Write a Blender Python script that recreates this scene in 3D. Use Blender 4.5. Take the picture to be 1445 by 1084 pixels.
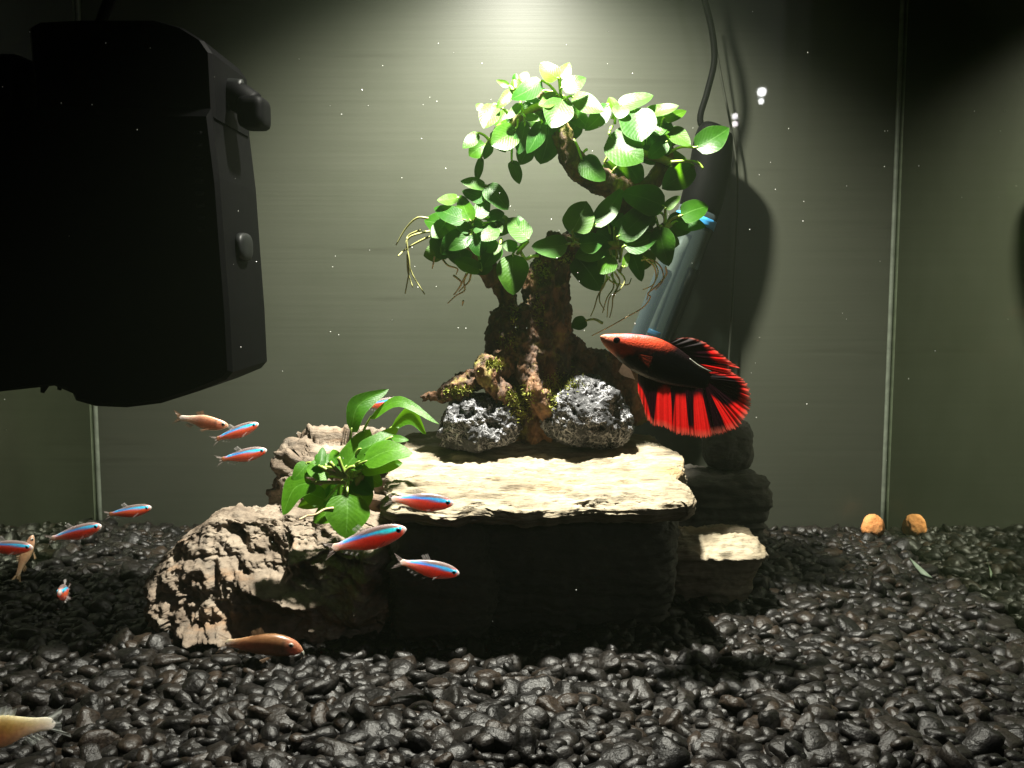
import bpy, bmesh, math, random
import numpy as np
from mathutils import Vector, Matrix
from mathutils.bvhtree import BVHTree

# ------------------------------------------------------------------ camera, world, light
for o in list(bpy.data.objects): bpy.data.objects.remove(o)
sc = bpy.context.scene
COL = sc.collection
S = 0.01                      # everything below is laid out in centimetres
F = 1400.0                    # focal length in photo pixels (photo is 1445 x 1084)
PITCH = math.radians(5.8)
CAMY, CAMZ = -50.0, 17.3

cd = bpy.data.cameras.new('camera'); cam = bpy.data.objects.new('camera', cd); COL.objects.link(cam)
cd.sensor_width = 36; cd.lens = F / 1445 * 36; cd.clip_start = 0.01; cd.clip_end = 50
cam.location = (0, CAMY * S, CAMZ * S); cam.rotation_euler = (math.pi / 2 - PITCH, 0, 0)
sc.camera = cam
sc.render.resolution_x, sc.render.resolution_y = 1024, 768

w = bpy.data.worlds.new('World'); sc.world = w; w.use_nodes = True
w.node_tree.nodes['Background'].inputs[0].default_value = (0.5, 0.6, 0.5, 1)
w.node_tree.nodes['Background'].inputs[1].default_value = 0.006

def lamp(name, kind, loc, energy, color, radius, aim=None, size=None, blend=1.0):
    d = bpy.data.lights.new(name, kind); o = bpy.data.objects.new(name, d); COL.objects.link(o)
    d.energy = energy; d.color = color; d.shadow_soft_size = radius * S
    o.location = Vector(loc) * S
    if kind == 'SPOT':
        d.spot_size = math.radians(size); d.spot_blend = blend
        o.rotation_euler = (Vector(aim) - Vector(loc)).to_track_quat('-Z', 'Y').to_euler()
    return o
# the one aquarium spot lamp hanging over the tank, just above the frame
lamp('aquarium_spot_lamp', 'SPOT', (0.6, -0.4, 43.5), 38, (1.0, 0.97, 0.84), 1.1, aim=(0.0, 9.0, 8), size=116, blend=1.0)
# two or three small room lamps behind the photographer: only their glints in the polished back wall show
for px, py, e, c in ((1075, 130, 0.9, (1, 1, 1)), (1074, 143, 0.35, (1, 1, 1)), (1037, 164, 0.30, (1, 0.95, 1)), (1037, 175, 0.30, (1, 0.9, 0.95))):
    d_ = np.array([(px - 722.5) / F, 0, 0]); k_ = 192.0
    dy_ = (542.0 - py) / F; fy = math.cos(PITCH) + dy_ * math.sin(PITCH); uz = -math.sin(PITCH) + dy_ * math.cos(PITCH)
    lamp('room_lamp', 'POINT', (d_[0] / fy * k_, -110, CAMZ + uz / fy * k_), e, c, 0.85 if e > 0.8 else 0.55)
sc.view_settings.view_transform = 'Standard'; sc.view_settings.look = 'None'
sc.view_settings.exposure = 0.0; sc.view_settings.gamma = 1.0; sc.view_settings.use_curve_mapping = False
sc.render.engine = 'CYCLES'
sc.cycles.caustics_reflective = False; sc.cycles.caustics_refractive = False
sc.cycles.max_bounces = 8; sc.cycles.volume_bounces = 1

# ------------------------------------------------------------------ helpers
CP, SP = math.cos(PITCH), math.sin(PITCH)
def P(px, py, Z):
    """photo pixel + distance Z (cm, along world y from the camera) -> world point in cm"""
    dx, dy = (px - 722.5) / F, (542.0 - py) / F
    d = np.array([dx, CP + dy * SP, -SP + dy * CP]) ; d = d * (Z / d[1])
    return np.array([d[0], CAMY + d[1], CAMZ + d[2]])
def PX(p):
    v = np.array(p) - np.array([0, CAMY, CAMZ]); f = v[1] * CP - v[2] * SP; u = v[1] * SP + v[2] * CP
    return 722.5 + F * v[0] / f, 542 - F * u / f

def _h(i, j, k, s):
    n = (i.astype(np.int64) * 374761393 + j.astype(np.int64) * 668265263 + k.astype(np.int64) * 2147483647 + s * 974711) & 0xffffffff
    n = ((n ^ (n >> 13)) * 1274126177) & 0xffffffff
    n = ((n ^ (n >> 16)) * 2246822519) & 0xffffffff
    return ((n ^ (n >> 15)) & 0xffffff) / float(0xffffff) * 2 - 1
def vn(p, s=0):
    p = np.asarray(p, float); i = np.floor(p).astype(np.int64); f = p - i; f = f * f * f * (f * (f * 6 - 15) + 10); r = 0
    for a in (0, 1):
        for b in (0, 1):
            for c in (0, 1):
                wt = (f[:, 0] if a else 1 - f[:, 0]) * (f[:, 1] if b else 1 - f[:, 1]) * (f[:, 2] if c else 1 - f[:, 2])
                r = r + wt * _h(i[:, 0] + a, i[:, 1] + b, i[:, 2] + c, s)
    return r
def fbm(p, s=0, o=4, g=0.5):
    r = 0; a = 1.0; p = np.asarray(p, float)
    for k in range(o): r = r + a * vn(p, s + k * 17); p = p * 2.03 + 5.2; a *= g
    return r

def empty(name, loc, label=None, cat=None, group=None, rot=(0, 0, 0)):
    o = bpy.data.objects.new(name, None); COL.objects.link(o); o.empty_display_size = 0.01
    o.location = Vector(loc) * S; o.rotation_euler = rot
    if label: tag(o, label, cat, group)
    return o
def tag(o, label, cat, group=None):
    o['label'] = label; o['category'] = cat
    if group: o['group'] = group
    return o
def org(p):
    v = Vector((0, 0, 0))
    while p: v = v + p.location; p = p.parent
    return v
def mk(name, v, f, mat, parent=None, smooth=True, col=None, uv=None, local=False, base=None):
    """mesh object from cm vertices; base = object origin (cm) for a top-level mesh"""
    v = np.asarray(v, float) * S
    o0 = np.zeros(3)
    if parent and not local: o0 = np.array(org(parent))
    if base is not None: o0 = np.array(base) * S
    me = bpy.data.meshes.new(name); me.from_pydata((v - o0).tolist(), [], [tuple(int(i) for i in q) for q in f])
    if smooth: me.shade_smooth()
    if col is not None:
        a = me.color_attributes.new('Col', 'FLOAT_COLOR', 'POINT'); c = np.ones((len(v), 4)); cc = np.asarray(col); c[:, :cc.shape[1]] = cc
        a.data.foreach_set('color', c.ravel())
    if uv is not None:
        l = me.uv_layers.new(name='UVMap'); idx = np.empty(len(me.loops), int); me.loops.foreach_get('vertex_index', idx)
        l.data.foreach_set('uv', np.asarray(uv, float)[idx].ravel())
    me.materials.append(mat)
    o = bpy.data.objects.new(name, me); COL.objects.link(o)
    if base is not None: o.location = Vector(base) * S
    if parent: o.parent = parent
    return o
def gridf(n, m, closed=False):
    """faces of an n x m vertex grid (index i*m+j); closed wraps j"""
    f = []
    for i in range(n - 1):
        for j in range(m if closed else m - 1):
            k = (j + 1) % m
            f.append((i * m + j, i * m + k, (i + 1) * m + k, (i + 1) * m + j))
    return f
def smooth_path(pts, n):
    pts = np.asarray(pts, float); k = len(pts)
    if k == 2: return np.array([pts[0] + (pts[1] - pts[0]) * t for t in np.linspace(0, 1, n)])
    q = np.vstack([2 * pts[0] - pts[1], pts, 2 * pts[-1] - pts[-2]]); out = []
    for t in np.linspace(0, k - 1 - 1e-6, n):
        i = int(t); u = t - i; a, b, c, d = q[i], q[i + 1], q[i + 2], q[i + 3]
        out.append(0.5 * (2 * b + (c - a) * u + (2 * a - 5 * b + 4 * c - d) * u * u + (3 * b - a - 3 * c + d) * u ** 3))
    return np.array(out)
def tube(pts, rad, n=12, m=8):
    """pts (k,3) cm, rad scalar or per point -> capped tube vertices, faces"""
    pts = np.asarray(pts, float); r = np.full(len(pts), rad, float) if np.isscalar(rad) else np.asarray(rad, float)
    q = smooth_path(np.hstack([pts, r[:, None]]), n); c, r = q[:, :3], np.maximum(q[:, 3], 1e-3)
    t = np.gradient(c, axis=0); t /= np.linalg.norm(t, axis=1)[:, None] + 1e-9
    v = []; up = np.array([0.31, 0.2, 0.93])
    if abs(t[0] @ up) > 0.9: up = np.array([0.9, 0.3, 0.1])
    a = np.cross(t[0], up)
    for i in range(n):
        a = a - t[i] * (a @ t[i]); a /= np.linalg.norm(a); b = np.cross(t[i], a)
        for j in range(m):
            th = 2 * math.pi * j / m; v.append(c[i] + r[i] * (a * math.cos(th) + b * math.sin(th)))
    f = gridf(n, m, True)
    v.append(c[0]); v.append(c[-1]); A, B = n * m, n * m + 1
    for j in range(m):
        k = (j + 1) % m; f.append((A, k, j)); f.append((B, (n - 1) * m + j, (n - 1) * m + k))
    return np.array(v), f
def merge(parts):
    V, Fc, o = [], [], 0
    for v, f in parts: V.append(v); Fc += [tuple(i + o for i in q) for q in f]; o += len(v)
    return np.vstack(V), Fc
def box(x0, x1, y0, y1, z0, z1):
    v = np.array([(x, y, z) for x in (x0, x1) for y in (y0, y1) for z in (z0, z1)], float)
    return v, [(0, 1, 3, 2), (4, 6, 7, 5), (0, 4, 5, 1), (2, 3, 7, 6), (0, 2, 6, 4), (1, 5, 7, 3)]
_cs = {}
def cubes(n):
    if n in _cs: return _cs[n]
    idx = {}; v = []; f = []
    def vid(p):
        k = (round(p[0] * n), round(p[1] * n), round(p[2] * n))
        if k not in idx: idx[k] = len(v); v.append((p[0] * 2 - 1, p[1] * 2 - 1, p[2] * 2 - 1))
        return idx[k]
    for ax in range(3):
        for side in (0, 1):
            for i in range(n):
                for j in range(n):
                    q = []
                    for a, b in ((0, 0), (1, 0), (1, 1), (0, 1)):
                        p = [0, 0, 0]; p[ax] = side; p[(ax + 1) % 3] = (i + a) / n; p[(ax + 2) % 3] = (j + b) / n; q.append(vid(p))
                    f.append(tuple(q if side else q[::-1]))
    _cs[n] = (np.array(v, float), f); return _cs[n]
def sup(n, e):
    """super-ellipsoid unit surface: e=2 sphere, larger is boxier"""
    v, f = cubes(n); v = np.tan(v * math.pi / 4 * 0.999)
    r = (np.abs(v) ** e).sum(1) ** (1 / e); return v / r[:, None], f

# ------------------------------------------------------------------ materials
def mat(name):
    m = bpy.data.materials.new(name); m.use_nodes = True; nt = m.node_tree
    return m, nt, nt.nodes, nt.nodes['Principled BSDF']
def N(nt, t, **k):
    n = nt.nodes.new(t)
    for a, b in k.items():
        if a.startswith('_'): setattr(n, a[1:], b)
        else: n.inputs[a.replace('__', ' ')].default_value = b
    return n
def ramp(nt, src, stops):
    r = nt.nodes.new('ShaderNodeValToRGB'); e = r.color_ramp.elements
    while len(e) < len(stops): e.new(0.5)
    for q, (p, c) in zip(e, stops): q.position = p; q.color = (*c, 1)
    nt.links.new(src, r.inputs[0]); return r.outputs[0]
def mapped(nt, scale, rot=(0, 0, 0)):
    t = nt.nodes.new('ShaderNodeTexCoord'); m = nt.nodes.new('ShaderNodeMapping'); nt.links.new(t.outputs['Object'], m.inputs[0])
    m.inputs['Scale'].default_value = scale; m.inputs['Rotation'].default_value = rot; return m.outputs[0]
def noise(nt, vec, scale, detail=5, rough=0.55):
    n = N(nt, 'ShaderNodeTexNoise', Scale=scale, Detail=detail, Roughness=rough); nt.links.new(vec, n.inputs['Vector']); return n.outputs['Fac']
def bump(nt, h, b, strength, dist):
    n = N(nt, 'ShaderNodeBump', Strength=strength, Distance=dist); nt.links.new(h, n.inputs['Height']); nt.links.new(n.outputs[0], b.inputs['Normal'])
def mixc(nt, fac, a, b, mode='MIX'):
    n = nt.nodes.new('ShaderNodeMix'); n.data_type = 'RGBA'; n.blend_type = mode
    for s, x in ((0, fac), (6, a), (7, b)):
        if isinstance(x, (float, int)): n.inputs[s].default_value = x
        elif isinstance(x, tuple): n.inputs[s].default_value = (*x, 1)
        else: nt.links.new(x, n.inputs[s])
    return n.outputs[2]
def plain(name, c, rough=0.5, spec=0.5, **k):
    m, nt, n, b = mat(name); b.inputs['Roughness'].default_value = rough; b.inputs['Specular IOR Level'].default_value = spec
    f = noise(nt, mapped(nt, (1, 1, 1)), 180, 4)
    cc = ramp(nt, f, [(0.3, tuple(x * 0.75 for x in c)), (0.7, tuple(min(1, x * 1.25) for x in c))]); nt.links.new(cc, b.inputs['Base Color'])
    for a, v in k.items(): b.inputs[a.replace('__', ' ')].default_value = v
    return m

def rock_mat(name, cols, stretch=(30, 90, 260), rough=0.75, bs=0.6, vein=None):
    m, nt, n, b = mat(name)
    f = noise(nt, mapped(nt, stretch), 1.0, 8, 0.65); g = noise(nt, mapped(nt, (60, 60, 60)), 1.0, 6, 0.6)
    c = ramp(nt, f, cols)
    c = mixc(nt, 0.35, c, ramp(nt, g, [(0.3, cols[0][1]), (0.7, cols[-1][1])]))
    if vein:
        h = noise(nt, mapped(nt, (14, 30, 70), (0.2, 0.5, 0.1)), 1.0, 5, 0.6)
        c = mixc(nt, ramp(nt, h, [(0.55, (0, 0, 0)), (0.68, (0.8,) * 3)]), c, vein)
    nt.links.new(c, b.inputs['Base Color']); b.inputs['Roughness'].default_value = rough
    h = noise(nt, mapped(nt, tuple(s * 3 for s in stretch)), 1.0, 8, 0.7)
    bump(nt, h, b, bs, 0.003)
    return m
M = {}
M['slate_pale'] = rock_mat('pale_slate', [(0.25, (0.05, 0.035, 0.02)), (0.42, (0.19, 0.145, 0.085)), (0.58, (0.34, 0.285, 0.19)), (0.8, (0.46, 0.41, 0.31))], vein=(0.34, 0.23, 0.10))
M['slate_grey'] = rock_mat('brown_grey_slate', [(0.25, (0.022, 0.015, 0.010)), (0.42, (0.095, 0.060, 0.036)), (0.57, (0.20, 0.145, 0.10)), (0.78, (0.42, 0.37, 0.30))], stretch=(90, 60, 190), vein=(0.24, 0.13, 0.06))
M['rock_dark_shaded'] = rock_mat('dark_brown_shaded_rock', [(0.3, (0.008, 0.007, 0.005)), (0.5, (0.024, 0.020, 0.014)), (0.75, (0.055, 0.046, 0.034))], stretch=(70, 70, 160))  # brown rock, with the shade of unlit faces put into its dark tone
M['orange'] = rock_mat('orange_stone', [(0.3, (0.42, 0.13, 0.03)), (0.5, (0.65, 0.26, 0.07)), (0.75, (0.75, 0.40, 0.16))], stretch=(150, 150, 150))

# lava: black stone with a pale crusty net
m, nt, n, b = mat('lava_rock')
t = mapped(nt, (1, 1, 1)); nz = N(nt, 'ShaderNodeTexNoise', Scale=160.0, Detail=4.0); nt.links.new(t, nz.inputs['Vector'])
wv = nt.nodes.new('ShaderNodeMix'); wv.data_type = 'RGBA'; wv.blend_type = 'LINEAR_LIGHT'; wv.inputs[0].default_value = 0.006
nt.links.new(t, wv.inputs[6]); nt.links.new(nz.outputs['Color'], wv.inputs[7])
vo = N(nt, 'ShaderNodeTexVoronoi', Scale=190.0, _feature='DISTANCE_TO_EDGE'); nt.links.new(wv.outputs[2], vo.inputs['Vector'])
vo2 = N(nt, 'ShaderNodeTexVoronoi', Scale=420.0, _feature='DISTANCE_TO_EDGE'); nt.links.new(wv.outputs[2], vo2.inputs['Vector'])
e1 = ramp(nt, vo.outputs['Distance'], [(0.02, (1, 1, 1)), (0.11, (0, 0, 0))]); e2 = ramp(nt, vo2.outputs['Distance'], [(0.02, (0.6,) * 3), (0.10, (0, 0, 0))])
net = mixc(nt, 1.0, e1, e2, 'LIGHTEN')
msk = ramp(nt, noise(nt, t, 95, 4, 0.7), [(0.42, (0.03,) * 3), (0.62, (1, 1, 1))])
net = mixc(nt, 1.0, net, msk, 'MULTIPLY')
nt.links.new(mixc(nt, net, (0.010, 0.010, 0.012), (0.52, 0.52, 0.55)), b.inputs['Base Color'])
b.inputs['Roughness'].default_value = 0.8; bump(nt, net, b, 0.9, 0.0012); M['lava'] = m

# driftwood
m, nt, n, b = mat('driftwood')
f = noise(nt, mapped(nt, (130, 130, 55)), 1, 8, 0.65); g = noise(nt, mapped(nt, (55, 55, 40)), 1, 5, 0.6)
c = ramp(nt, f, [(0.3, (0.010, 0.005, 0.0025)), (0.5, (0.055, 0.025, 0.011)), (0.72, (0.20, 0.088, 0.036))])
c = mixc(nt, ramp(nt, g, [(0.52, (0, 0, 0)), (0.66, (0.75,) * 3)]), c, (0.34, 0.17, 0.075))  # tan patches: lamp-lit spots on the wood put into its colour
h = noise(nt, mapped(nt, (70, 70, 70), (1, 2, 3)), 1, 6, 0.65)
c = mixc(nt, ramp(nt, h, [(0.56, (0, 0, 0)), (0.66, (0.8,) * 3)]), c, (0.24, 0.21, 0.035))
nt.links.new(c, b.inputs['Base Color']); b.inputs['Roughness'].default_value = 0.7
bump(nt, noise(nt, mapped(nt, (330, 330, 120)), 1, 7, 0.7), b, 0.7, 0.002); M['wood'] = m

# leaves: colour by UV midrib + object random
def leaf_mat(name, c0, c1, tr):
    m, nt, n, b = mat(name)
    oi = nt.nodes.new('ShaderNodeObjectInfo'); c = ramp(nt, oi.outputs['Random'], [(0.0, c0), (1.0, c1)])
    uv = nt.nodes.new('ShaderNodeUVMap'); sx = nt.nodes.new('ShaderNodeSeparateXYZ'); nt.links.new(uv.outputs[0], sx.inputs[0])
    ab = N(nt, 'ShaderNodeMath', _operation='ABSOLUTE'); nt.links.new(sx.outputs['Y'], ab.inputs[0])
    rib = ramp(nt, ab.outputs[0], [(0.0, (0.55,) * 3), (0.05, (0, 0, 0)), (0.93, (0, 0, 0)), (1.0, (0.4,) * 3)])
    c = mixc(nt, rib, c, tuple(min(1, x * 1.6 + 0.06) for x in c1))
    # side veins: a wave of (u - 0.35|v|)
    mm = N(nt, 'ShaderNodeMath', _operation='MULTIPLY_ADD'); nt.links.new(ab.outputs[0], mm.inputs[0]); mm.inputs[1].default_value = -0.35; nt.links.new(sx.outputs['X'], mm.inputs[2])
    ms = N(nt, 'ShaderNodeMath', _operation='MULTIPLY'); nt.links.new(mm.outputs[0], ms.inputs[0]); ms.inputs[1].default_value = 60.0
    si = N(nt, 'ShaderNodeMath', _operation='SINE'); nt.links.new(ms.outputs[0], si.inputs[0])
    sp = noise(nt, mapped(nt, (1, 1, 1)), 260, 5, 0.6)
    c = mixc(nt, ramp(nt, sp, [(0.35, (0.35,) * 3), (0.6, (0, 0, 0))]), c, tuple(x * 0.55 for x in c0))
    nt.links.new(c, b.inputs['Base Color']); b.inputs['Roughness'].default_value = 0.42; b.inputs['Specular IOR Level'].default_value = 0.2
    ad = N(nt, 'ShaderNodeMath', _operation='MULTIPLY_ADD'); nt.links.new(si.outputs[0], ad.inputs[0]); ad.inputs[1].default_value = 0.05; nt.links.new(sp, ad.inputs[2])
    bump(nt, ad.outputs[0], b, 0.25, 0.0012)
    tl = nt.nodes.new('ShaderNodeBsdfTranslucent'); nt.links.new(mixc(nt, 0.6, c, tr), tl.inputs[0])
    mx = N(nt, 'ShaderNodeMixShader'); mx.inputs[0].default_value = 0.45
    out = n['Material Output']; nt.links.new(b.outputs[0], mx.inputs[1]); nt.links.new(tl.outputs[0], mx.inputs[2]); nt.links.new(mx.outputs[0], out.inputs[0])
    return m
M['leaf'] = leaf_mat('leaf_mature', (0.012, 0.068, 0.004), (0.042, 0.125, 0.005), (0.13, 0.36, 0.006))
M['leaf_light'] = leaf_mat('leaf_light_green', (0.030, 0.130, 0.006), (0.080, 0.230, 0.010), (0.22, 0.52, 0.012))
M['leaf_young'] = leaf_mat('leaf_young', (0.030, 0.095, 0.004), (0.060, 0.135, 0.006), (0.20, 0.36, 0.010))
M['stem'] = plain('leaf_stem', (0.24, 0.34, 0.06), 0.45)
M['rhizome'] = plain('rhizome', (0.16, 0.15, 0.05), 0.6)
M['root'] = plain('plant_root', (0.62, 0.46, 0.25), 0.6)
M['root_green'] = plain('plant_root_green', (0.24, 0.24, 0.08), 0.6)
M['moss'] = plain('moss', (0.23, 0.25, 0.03), 0.8)
M['plastic'] = plain('black_plastic', (0.0009, 0.0009, 0.0011), 0.6, 0.03)
M['plastic2'] = plain('dark_plastic', (0.003, 0.0035, 0.0035), 0.5, 0.12)
M['wire'] = plain('grey_wire', (0.02, 0.022, 0.016), 0.6, 0.2)
M['blue'] = plain('blue_band', (0.03, 0.20, 0.42), 0.4)
M['ceramic'] = plain('pale_ceramic', (0.22, 0.22, 0.18), 0.5)
M['fragment'] = plain('pale_leaf_scrap', (0.28, 0.36, 0.26), 0.5)
M['speck'] = plain('white_speck', (0.85, 0.88, 0.8), 0.6)
M['silicone'] = plain('clear_silicone', (0.09, 0.105, 0.08), 0.5)

def attr_mat(name, rough=0.35, transl=0.0, alpha=False, bs=0.1, scale=900, metal=0.0):
    m, nt, n, b = mat(name); a = nt.nodes.new('ShaderNodeVertexColor'); a.layer_name = 'Col'
    sp = noise(nt, mapped(nt, (1, 1, 1)), scale, 3, 0.5)
    c = mixc(nt, ramp(nt, sp, [(0.35, (0.3,) * 3), (0.6, (0, 0, 0))]), a.outputs[0], mixc(nt, 1.0, a.outputs[0], (0.6, 0.55, 0.55), 'MULTIPLY'))
    nt.links.new(c, b.inputs['Base Color']); b.inputs['Roughness'].default_value = rough; b.inputs['Metallic'].default_value = metal; b.inputs['Specular IOR Level'].default_value = 0.2 if 'betta' in name else 0.5
    bump(nt, sp, b, bs, 0.0005)
    s = b.outputs[0]; out = n['Material Output']
    if transl:
        tl = nt.nodes.new('ShaderNodeBsdfTranslucent'); nt.links.new(c, tl.inputs[0]); mx = N(nt, 'ShaderNodeMixShader'); mx.inputs[0].default_value = transl
        nt.links.new(s, mx.inputs[1]); nt.links.new(tl.outputs[0], mx.inputs[2]); s = mx.outputs[0]
    if alpha:
        tp = nt.nodes.new('ShaderNodeBsdfTransparent'); mx = N(nt, 'ShaderNodeMixShader'); nt.links.new(a.outputs['Alpha'], mx.inputs[0])
        nt.links.new(tp.outputs[0], mx.inputs[1]); nt.links.new(s, mx.inputs[2]); s = mx.outputs[0]
    nt.links.new(s, out.inputs[0]); return m
M['fish'] = attr_mat('fish_skin', 0.32)
def sss(m, w, r, sc_):
    b = m.node_tree.nodes['Principled BSDF']; b.inputs['Subsurface Weight'].default_value = w; b.inputs['Subsurface Radius'].default_value = r; b.inputs['Subsurface Scale'].default_value = sc_
sss(M['fish'], 1.0, (1, 0.9, 0.9), 0.010)
M['fin'] = attr_mat('clear_fin', 0.4, 0.5, True)
M['betta_skin'] = attr_mat('betta_skin', 0.38, 0, False, 0.5, 1400)
M['betta_fin'] = attr_mat('betta_fin', 0.7, 0.5, True)
M['eye'] = plain('fish_eye', (0.012, 0.012, 0.014), 0.12)
M['iris'] = plain('fish_iris', (0.35, 0.33, 0.28), 0.2)
M['iris_blue'] = plain('blue_iris', (0.05, 0.45, 0.65), 0.2)

def pebble_mat(name, rnd):
    m, nt, n, b = mat(name)
    if rnd == 'obj': r = nt.nodes.new('ShaderNodeObjectInfo').outputs['Random']
    else: r = nt.nodes.new('ShaderNodeNewGeometry').outputs['Random Per Island']
    c = ramp(nt, r, [(0.0, (0.0028, 0.0024, 0.0022)), (0.5, (0.0085, 0.0070, 0.0058)), (0.85, (0.014, 0.0108, 0.0082)), (1.0, (0.027, 0.0175, 0.011))])
    f = noise(nt, mapped(nt, (1, 1, 1)), 330, 6, 0.65)
    c = mixc(nt, ramp(nt, f, [(0.40, (0.6,) * 3), (0.62, (0, 0, 0))]), c, (0.002, 0.002, 0.002))
    nt.links.new(c, b.inputs['Base Color']); b.inputs['Specular IOR Level'].default_value = 0.27
    rr = ramp(nt, f, [(0.3, (0.30,) * 3), (0.7, (0.50,) * 3)]); nt.links.new(rr, b.inputs['Roughness'])
    bump(nt, noise(nt, mapped(nt, (1, 1, 1)), 380, 5, 0.6), b, 0.4, 0.0016); return m
M['peb'] = pebble_mat('dark_pebble', 'obj'); M['peb_s'] = pebble_mat('dark_gravel', 'isl')
M['substrate'] = plain('black_substrate', (0.008, 0.008, 0.008), 0.9)

# back wall: pale olive sheet with faint horizontal fibres, dim patches painted in place of dark reflections, and a polished face
m, nt, n, b = mat('back_panel')
f = noise(nt, mapped(nt, (6, 6, 420)), 1, 6, 0.6); g = noise(nt, mapped(nt, (9, 9, 9)), 1, 5, 0.6); l = noise(nt, mapped(nt, (5, 5, 75)), 1, 3, 0.5)
c = ramp(nt, f, [(0.3, (0.034, 0.037, 0.027)), (0.7, (0.040, 0.043, 0.032))])
c = mixc(nt, ramp(nt, g, [(0.45, (0, 0, 0)), (0.68, (0.30,) * 3)]), c, (0.021, 0.026, 0.015))
c = mixc(nt, ramp(nt, l, [(0.22, (0.45,) * 3), (0.33, (0, 0, 0))]), c, (0.014, 0.014, 0.009))
nt.links.new(c, b.inputs['Base Color']); b.inputs['Roughness'].default_value = 0.40; b.inputs['Specular IOR Level'].default_value = 0.30
b.inputs['Coat Weight'].default_value = 0.35; b.inputs['Coat Roughness'].default_value = 0.02; b.inputs['Coat IOR'].default_value = 1.25
bump(nt, f, b, 0.035, 0.001); M['back'] = m
# side panes: seen from inside the water they mirror the tank
m, nt, n, b = mat('side_glass'); n.remove(b)
gl = N(nt, 'ShaderNodeBsdfGlossy', Roughness=0.03); df = N(nt, 'ShaderNodeBsdfDiffuse')
f = noise(nt, mapped(nt, (12, 12, 12)), 1, 5, 0.6)
nt.links.new(ramp(nt, f, [(0.35, (0.58, 0.62, 0.50)), (0.65, (0.68, 0.72, 0.60))]), gl.inputs[0]); df.inputs[0].default_value = (0.03, 0.05, 0.02, 1)
mx = N(nt, 'ShaderNodeMixShader'); mx.inputs[0].default_value = 0.05
nt.links.new(gl.outputs[0], mx.inputs[1]); nt.links.new(df.outputs[0], mx.inputs[2]); nt.links.new(mx.outputs[0], n['Material Output'].inputs[0]); M['side'] = m
# heater glass
m, nt, n, b = mat('heater_glass'); b.inputs['Base Color'].default_value = (0.030, 0.042, 0.045, 1); b.inputs['Roughness'].default_value = 0.08
tp = nt.nodes.new('ShaderNodeBsdfTransparent'); tp.inputs[0].default_value = (0.5, 0.56, 0.56, 1)
lw = N(nt, 'ShaderNodeLayerWeight', Blend=0.55); mx = N(nt, 'ShaderNodeMixShader'); r = ramp(nt, lw.outputs['Facing'], [(0.1, (0.30,) * 3), (0.9, (0.95,) * 3)])
nt.links.new(r, mx.inputs[0]); nt.links.new(tp.outputs[0], mx.inputs[1]); nt.links.new(b.outputs[0], mx.inputs[2]); nt.links.new(mx.outputs[0], n['Material Output'].inputs[0]); M['glass'] = m

# ------------------------------------------------------------------ the tank
XR, XL, YB, YF = 25.2, -28.0, 16.0, -16.5
def gz(x, y):
    x = np.asarray(x, float); y = np.asarray(y, float)
    p = np.stack([x * 0.16, y * 0.16, x * 0 + 3.3], -1).reshape(-1, 3)
    return 0.4 + y * 0.022 + 0.35 * fbm(p, 5, 3).reshape(x.shape)
o = mk('back_wall', *box(XL - 1, XR + 1, YB, YB + 0.6, -3, 46), M['back'], smooth=False); o['kind'] = 'structure'
for nm, x in (('side_glass_wall_right', XR), ('side_glass_wall_left', XL)):
    s = 1 if x > 0 else -1
    o = mk(nm, *box(min(x, x + s * 0.6), max(x, x + s * 0.6), YF, YB - 0.02, -3, 46), M['side'], smooth=False); o['kind'] = 'structure'
    v, f = tube([(x - s * 0.10, YB - 0.10, -1), (x - s * 0.10, YB - 0.10, 20), (x - s * 0.10, YB - 0.10, 45)], 0.16, 12, 8)
    mk('silicone_seam', v, f, M['silicone'], o)
xs = np.linspace(XL - 0.5, XR + 0.5, 60); ys = np.linspace(YF - 3, YB - 0.05, 40); X, Y = np.meshgrid(xs, ys, indexing='ij')
bed = mk('gravel_bed', np.stack([X, Y, gz(X, Y) - 0.75], -1).reshape(-1, 3), gridf(60, 40), M['substrate']); bed['kind'] = 'structure'

# pebbles
rng = np.random.default_rng(11); random.seed(11)
def pebble_shape(k, n):
    v, f = sup(n, 2.3 + 0.5 * (k % 3)); d = fbm(v * 1.0 + k * 7.7, k, 2) * 0.24; v = v * (1 + d)[:, None]
    r = np.random.default_rng(k + 40); a = np.array([1.0, r.uniform(0.62, 0.85), r.uniform(0.40, 0.60)]); v = v * a
    v[:, 0] += 0.18 * v[:, 1] * r.uniform(-1, 1) ; v[:, 2] += 0.10 * r.uniform(-1, 1) * v[:, 0] ** 2
    return v, f
hi = [pebble_shape(k, 6) for k in range(14)]; lo = [pebble_shape(k, 3) for k in range(14)]
def rotm(a, b, c):
    return np.array((Matrix.Rotation(a, 3, 'Z') @ Matrix.Rotation(b, 3, 'Y') @ Matrix.Rotation(c, 3, 'X')))
peb = []
cell = 0.68
for layer, (lz, sc_) in enumerate(((-0.30, 1.05), (0.0, 1.0), (0.12, 0.62))):
    for x in np.arange(XL, XR, cell * (1.5 if layer == 2 else 1)):
        for y in np.arange(YF - 2.5, YB - 0.2, cell * (1.5 if layer == 2 else 1)):
            px_, py_ = x + rng.uniform(-.4, .4) * cell + layer * 0.3, y + rng.uniform(-.4, .4) * cell
            if px_ > XR - 0.3 or py_ > YB - 0.3: continue
            r = sc_ * (0.40 + 0.40 * rng.random() ** 1.8)
            peb.append((px_, py_, lz + rng.normal(0, 0.09), r, rng.uniform(0, 6.28), rng.normal(0, 0.38), rng.normal(0, 0.38), int(rng.integers(14)), layer))
pz = gz(np.array([p[0] for p in peb]), np.array([p[1] for p in peb]))
cand = []
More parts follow.
